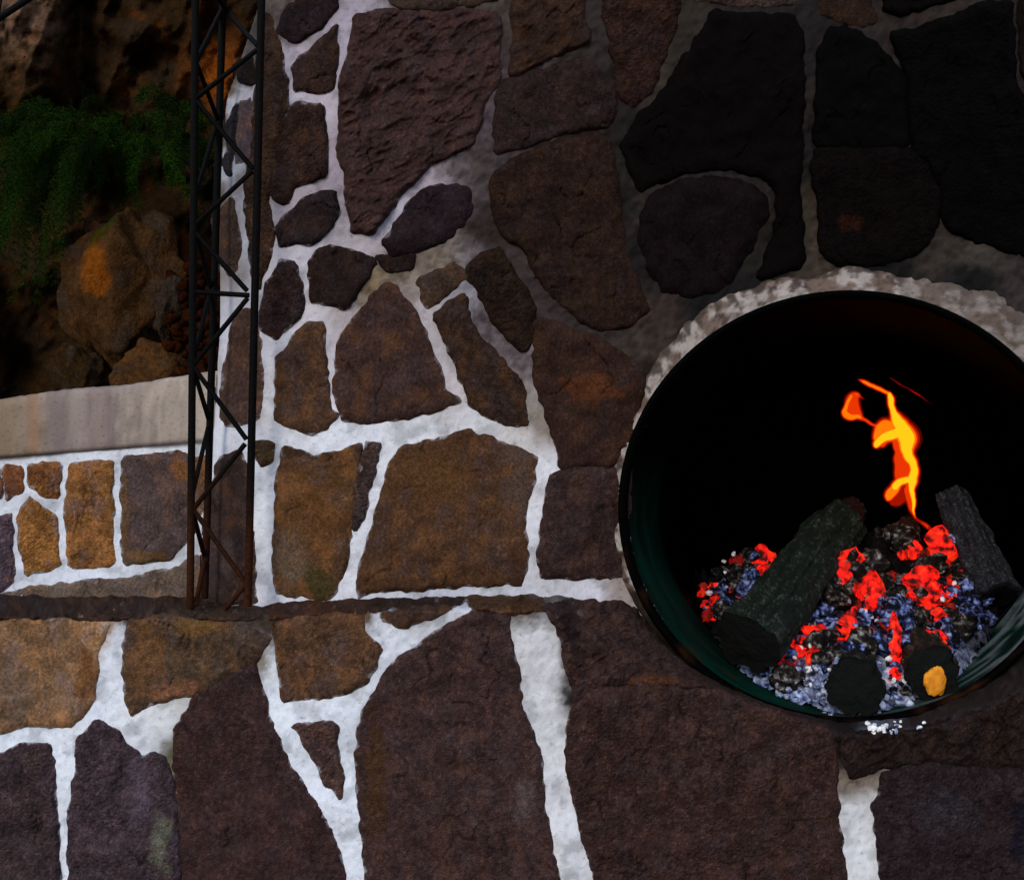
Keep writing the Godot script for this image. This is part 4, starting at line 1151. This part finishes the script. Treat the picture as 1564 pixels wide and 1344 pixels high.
func fire() -> void:
	# the bed of ash
	var w := 110
	var h := 90
	var pts := PackedVector3Array(); pts.resize(w * h)
	var cols := PackedColorArray(); cols.resize(w * h)
	var keep := PackedByteArray(); keep.resize(w * h); keep.fill(1)
	for j in h:
		for i in w:
			var t := lerpf(0.72, -0.012, float(j) / (h - 1))
			var half := BRX * 0.001 * 0.995
			var s := lerpf(-1.0, 1.0, float(i) / (w - 1))
			var ctr := P(BX, BY, 0.0) + AX * t
			var x := ctr.x + s * half
			var wallb := ctr.y - BRY * 0.001 * sqrt(maxf(0.0, 1.0 - s * s))
			var n := nf.get_noise_2d(x * 2500.0, t * 2500.0)
			var y := bed_y(x, t) + 0.016 * n - 0.012
			if y < wallb - 0.004: keep[j * w + i] = 0
			y = maxf(y, wallb - 0.004)
			pts[j * w + i] = Vector3(x, y, ctr.z)
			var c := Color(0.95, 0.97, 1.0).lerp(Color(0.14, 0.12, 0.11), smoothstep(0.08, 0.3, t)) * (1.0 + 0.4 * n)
			c.a = 1.0
			cols[j * w + i] = c
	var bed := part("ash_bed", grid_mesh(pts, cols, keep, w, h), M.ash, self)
	bed.set_meta("kind", "stuff")
	tag(bed, "blue-grey bed of ash filling the bottom of the barrel", "ash")
	# logs
	var at := func(x: float, y: float, z: float) -> Vector3: return P(x, y, z)
	log_thing("thick charred log slanting up and back through the left of the embers", at.call(1140, 982, -0.1), at.call(1288, 800, -0.42), 0.05, 0.05, [34, 50, 40], [10, 15, 13])
	log_thing("round charred log pointing out at the bottom centre of the barrel", at.call(1308, 1050, -0.015), at.call(1318, 1000, -0.3), 0.042, 0.04, [22, 34, 28], [15, 26, 21])
	var l3 := log_thing("thin log with a glowing tan heart at the lower right of the barrel", at.call(1424, 1030, -0.03), at.call(1404, 975, -0.26), 0.04, 0.036, [62, 50, 34], [18, 28, 22])
	var heart := part("wood_heart", ball(0.017, 0.25, 120.0, 3.0, 20, 14, func(_d, n): return enc(lin(222, 138, 40) * (1.0 + 0.8 * n) + Color(0, 0, 0, 1))), M.mortar, l3.get_node("cut_end"))
	heart.position = at.call(1429, 1041, -0.026)
	heart.scale = Vector3(1.0, 1.25, 0.4)
	log_thing("charred wedge of wood leaning against the right side of the barrel", at.call(1452, 758, -0.42), at.call(1522, 915, -0.26), 0.03, 0.04, [58, 62, 74], [86, 44, 30])  # reddish upper end: light of the flame painted into the wood
	log_thing("short dark stub of wood behind the embers left of the flame", at.call(1304, 775, -0.44), at.call(1276, 815, -0.5), 0.026, 0.03, [62, 32, 24], [70, 26, 18])
	log_thing("broken dark branch lying below the glowing coals right of the flame", at.call(1392, 800, -0.41), at.call(1352, 830, -0.45), 0.02, 0.022, [74, 36, 24], [90, 40, 26])
	# big glowing coals, each with its own place
	var glows := [
		["long glowing red ember beside the thick slanting log", 1280, 884, 40, 22, -40], ["bright red coal under the tip of the leaning wedge", 1440, 846, 26, 24, 0], ["large red ember in the middle of the coal bed right of centre", 1412, 912, 34, 26, 15],
		["glowing red coal below the flame in the centre", 1330, 922, 18, 28, 10], ["upright red ember just above the round log end", 1364, 1006, 11, 40, 4], ["red coal glowing left of the upright ember", 1302, 972, 30, 16, 20], ["flat red ember at the right of the thin log", 1434, 990, 22, 12, 38],
		["small red coal near the right wall of the barrel", 1482, 908, 22, 11, -25], ["dull red coal at the back left behind the slanting log", 1166, 866, 18, 20, 0], ["tiny red ember at the far left edge of the ash", 1080, 936, 9, 8, 0], ["red coal low in the centre left of the round log", 1250, 978, 22, 14, 30],
		["small red ember right of the large middle one", 1436, 952, 16, 10, 0], ["red ember at the lower edge between the two log ends", 1368, 1040, 9, 7, 0],
	]
	var shapes := []
	for k in 10: shapes.append(chunk(8 + k, 500 + k, 0.5, 130.0, 16, 11))
	var i2 := 0
	for gl in glows:
		var o := part("glowing_coal", shapes[i2 % 10], M.glow, self)
		i2 += 1
		tag(o, gl[0], "coal", "glowing coals in the barrel")
		o.position = bed_point(gl[1], gl[2], 0.012)
		var k := (D - o.position.z) / D * 0.001
		o.rotation.z = deg_to_rad(-gl[5])
		o.scale = Vector3(gl[3] * k, gl[4] * k, minf(gl[3], gl[4]) * k) * 1.1
		for e in 3:
			var crust := part("ash_crust", shapes[rng.randi() % 10], M.char_grey if e % 2 else M.char, o)
			var dv := Vector3(rng.randf_range(-1, 1), rng.randf_range(-0.6, 1), rng.randf_range(-0.2, 1)).normalized()
			crust.position = dv * 0.72
			crust.rotation = Vector3(rng.randf() * TAU, rng.randf() * TAU, 0)
			crust.scale = Vector3.ONE * rng.randf_range(0.25, 0.5)
	# charred chunks of wood
	for k in 46:
		var x := 0.0
		var y := 0.0
		for tries in 30:
			x = rng.randf_range(1085, 1515)
			y = rng.randf_range(818, 1010)
			if pow((x - 1295) / 245.0, 2) + pow((y - 800) / 240.0, 2) < 1.0 and y > (868.0 if x < 1240 else (818.0 if x < 1455 else 862.0)): break
		var o := part("charred_chunk", shapes[rng.randi() % 10], M.char if (y > 905.0 or x > 1480.0) and rng.randf() < 0.7 else M.char_grey, self)
		var r := rng.randf_range(17, 30)
		tag(o, ("big" if r > 24.0 else "broad") + " charred wood chunk " + spot(x, y), "charred wood", "charred chunks in the barrel")
		lump_place(o, x, y, r)
	var red_areas := [[1290, 880, 30, 30], [1330, 930, 30, 40], [1420, 910, 45, 30], [1290, 980, 40, 25], [1440, 850, 30, 25], [1160, 870, 40, 16], [1100, 920, 30, 30], [1370, 900, 80, 60], [1470, 920, 30, 30], [1220, 1000, 30, 20]]
	for k in 170:
		var ar = red_areas[k % red_areas.size()]
		var x: float = ar[0] + rng.randf_range(-1, 1) * ar[2]
		var y: float = ar[1] + rng.randf_range(-1, 1) * ar[3]
		var o := part("small_ember", shapes[rng.randi() % 10], [M.glow_dim, M.glow, M.glow_mid][k % 3], self)
		var r := rng.randf_range(4, 13)
		tag(o, ("dull" if k % 3 == 0 else "bright") + (" tiny" if r < 6.5 else "") + " red ember " + spot(x, y), "ember", "small embers among the coals")
		lump_place(o, x, y, r)
	# dark and ash-covered coals
	for k in 150:
		var x := 0.0
		var y := 0.0
		for tries in 20:
			x = rng.randf_range(1075, 1530)
			y = rng.randf_range(815, 1060)
			var ok := pow((x - 1295) / 255.0, 2) + pow((y - 800) / 275.0, 2) < 1.0
			var top := 862.0 if x < 1230 else (815.0 if x < 1460 else 860.0)
			if ok and y > top: break
		var kind := rng.randf()
		var o: MeshInstance3D
		if kind < 0.8:
			o = part("charcoal", shapes[rng.randi() % 10], M.char if (y > 905.0 or x > 1480.0) and rng.randf() < 0.65 else M.char_grey, self)
			var r := rng.randf_range(7, 19)
			tag(o, sized(r, "small", "middling", "large") + " dusty charcoal lump " + spot(x, y), "charcoal", "charcoal lumps in the barrel")
			lump_place(o, x, y, r)
		else:
			o = part("ash_flake", shapes[rng.randi() % 10], M.ash if y > 900.0 else M.char_grey, self)
			var r := rng.randf_range(4, 10)
			tag(o, ("small" if r < 7.0 else "larger") + " pale lump of ash " + spot(x, y), "ash lump", "ash lumps in the barrel")
			lump_place(o, x, y, r)
	for k in 85:
		var o := part("ash_flake", shapes[rng.randi() % 10], M.ash, self)
		var x := rng.randf_range(1180, 1420)
		var r := rng.randf_range(3, 8)
		tag(o, ("small" if r < 5.5 else "larger") + " white ash lump on the lip " + ("left" if x < 1300.0 else "right") + " of the round log", "ash lump", "ash lumps in the barrel")
		lump_place(o, x, rng.randf_range(1010, 1082), r)
	for k in 130:
		var x := 0.0
		var y := 0.0
		for tries in 20:
			x = rng.randf_range(1060, 1530)
			y = rng.randf_range(850, 1060)
			if pow((x - 1295) / 240.0, 2) + pow((y - 800) / 265.0, 2) < 1.0: break
		var o := part("ash_flake", shapes[rng.randi() % 10], M.ash if k % 2 else M.mortar, self)
		tag(o, "tiny " + ("bluish" if k % 2 else "white") + " ash flake " + spot(x, y), "ash flake", "ash flakes over the embers")
		lump_place(o, x, y, rng.randf_range(2.5, 5.0))
		o.position.y += 0.006
		o.position.z += 0.006
	# ash fallen on the ledge
	for k in 26:
		var o := part("spilled_ash", shapes[rng.randi() % 10], M.ash if k % 3 == 0 else M.mortar, self)
		tag(o, "white ash crumb spilled on the ledge below the barrel mouth", "ash crumb", "ash crumbs on the ledge")
		var x := rng.randf_range(1320, 1470) if k > 17 else rng.randf_range(1326, 1372)
		var y := table(EDGE, x) + rng.randf_range(-12, 6)
		o.position = P(x, y, z_plinth(x, y) + 0.009)
		o.scale = Vector3(rng.randf_range(0.6, 1.6), rng.randf_range(0.4, 0.8), rng.randf_range(0.6, 1.4)) * rng.randf_range(0.0018, 0.005)
		o.rotation = Vector3(rng.randf() * TAU, rng.randf() * TAU, 0)
	# the flame
	var q := func(a: Array) -> Array:
		var r := []
		for k in range(0, a.size(), 3): r.append([1260.0 + a[k] / 5.17, 560.0 + a[k + 1] / 5.17, a[k + 2] / 5.17])
		return r
	var f := thing("flame", "single tall yellow and orange flame rising from the embers", "flame", P(1399, 795, -0.39))
	var fs := []
	flame_strip(fs, q.call([722, 1205, 4, 708, 1140, 11, 696, 1060, 18, 690, 960, 24, 700, 885, 34, 708, 830, 34, 690, 760, 32, 655, 680, 40, 652, 600, 58, 640, 540, 70, 615, 480, 66, 578, 430, 46, 550, 380, 32, 537, 320, 31, 525, 265, 27, 512, 218, 14]), 0.0)
	flame_strip(fs, q.call([516, 224, 13, 450, 182, 15, 380, 150, 17, 310, 120, 13, 245, 95, 3]), 0.86)
	flame_strip(fs, q.call([610, 510, 40, 560, 530, 40, 500, 550, 38, 450, 580, 36, 415, 606, 34, 408, 628, 16]), 0.3)
	flame_strip(fs, q.call([500, 520, 30, 480, 470, 40, 440, 500, 34, 425, 560, 34]), 0.9)
	flame_strip(fs, q.call([455, 610, 28, 480, 580, 30, 530, 560, 24]), 1.0)
	flame_strip(fs, q.call([700, 885, 26, 640, 900, 26, 590, 918, 28, 555, 950, 30]), 0.45)
	flame_strip(fs, q.call([580, 930, 26, 545, 975, 32, 518, 1015, 28, 498, 1050, 12]), 0.86)
	flame_strip(fs, q.call([640, 930, 40, 615, 985, 44, 570, 1040, 34, 530, 1075, 14]), 1.12)
	flame_strip(fs, q.call([548, 585, 10, 575, 650, 26, 588, 740, 34, 590, 830, 34, 600, 880, 34]), 1.0)
	flame_strip(fs, q.call([600, 600, 24, 630, 700, 34, 645, 800, 34, 650, 870, 34]), 0.98)
	flame_strip(fs, q.call([520, 480, 30, 450, 472, 20, 400, 465, 11, 320, 420, 13, 270, 390, 20]), 0.92)
	flame_strip(fs, q.call([275, 385, 24, 235, 350, 44, 215, 300, 46, 222, 240, 34, 250, 225, 20]), 1.0)
	flame_strip(fs, q.call([262, 395, 16, 215, 405, 22, 175, 380, 26, 160, 345, 18, 178, 290, 14, 205, 230, 12]), 0.86)
	flame_strip(fs, q.call([235, 215, 10, 280, 240, 10, 345, 277, 2]), 0.88)
	flame_strip(fs, q.call([665, 930, 16, 655, 1000, 22, 665, 1080, 16, 695, 1150, 11, 735, 1215, 11, 800, 1258, 13, 860, 1300, 5]), 1.06)
	flame_strip(fs, q.call([400, 40, 3, 470, 72, 5, 560, 115, 7, 680, 185, 8, 800, 265, 7, 900, 340, 5, 985, 420, 3]), 1.16)  # glowing wisp drawn for the flame's reflection on the barrel hoop
	flame_shells(f, fs, -0.39)
	var lamp := OmniLight3D.new()
	lamp.name = "flame_light"
	lamp.position = P(1380, 690, -0.33)
	lamp.light_color = Color(1.0, 0.5, 0.14)
	lamp.light_energy = 0.0003
	lamp.light_size = 0.03
	lamp.omni_range = 4.0
	lamp.omni_attenuation = 2.0
	lamp.shadow_enabled = true
	f.add_child(lamp)
	lamp.position -= f.position

func spot(x: float, y: float) -> String:
	var row := "low" if y > 985.0 else ("midway" if y > 905.0 else "high")
	if x < 1130.0: return row + " in the ashes at the left wall"
	if x < 1240.0: return row + " in the ashes around the slanting log"
	if x < 1330.0: return row + " in the ember pile left of centre"
	if x < 1400.0: return row + " in the ember pile below the flame"
	if x < 1470.0: return row + " in the ember pile right of the flame"
	return row + " in the ashes at the right wall"

func tell_apart() -> void:
	# things that would share a label are counted off from the left
	var by := {}
	for o in get_children():
		if o is MeshInstance3D and o.has_meta("group"):
			var l: String = o.get_meta("label")
			if not by.has(l): by[l] = []
			by[l].append(o)
	var nth := ["first", "second", "third", "fourth", "fifth", "sixth", "seventh", "eighth", "ninth", "tenth", "eleventh", "twelfth", "thirteenth", "fourteenth", "fifteenth", "sixteenth"]
	for l in by:
		var a: Array = by[l]
		if a.size() < 2: continue
		a.sort_custom(func(p, q): return p.position.x / (D - p.position.z) < q.position.x / (D - q.position.z))
		for k in a.size():
			if k < 16: a[k].set_meta("label", l + ", " + nth[k] + " from left")
			else: a[k].set_meta("label", l + ", " + nth[mini(a.size() - 1 - k, 15)] + " from right")

func sized(r: float, a: String, b: String, c: String) -> String:
	return a if r < 9.0 else (b if r < 14.0 else c)

func lump_place(o: MeshInstance3D, x: float, y: float, r: float) -> void:
	o.position = bed_point(x, y, r * 0.0003)
	var k := (D - o.position.z) / D * 0.001
	o.rotation = Vector3(rng.randf() * TAU, rng.randf() * TAU, rng.randf() * TAU)
	o.scale = Vector3(r * rng.randf_range(0.7, 1.4), r * rng.randf_range(0.6, 1.0), r * rng.randf_range(0.7, 1.2)) * k
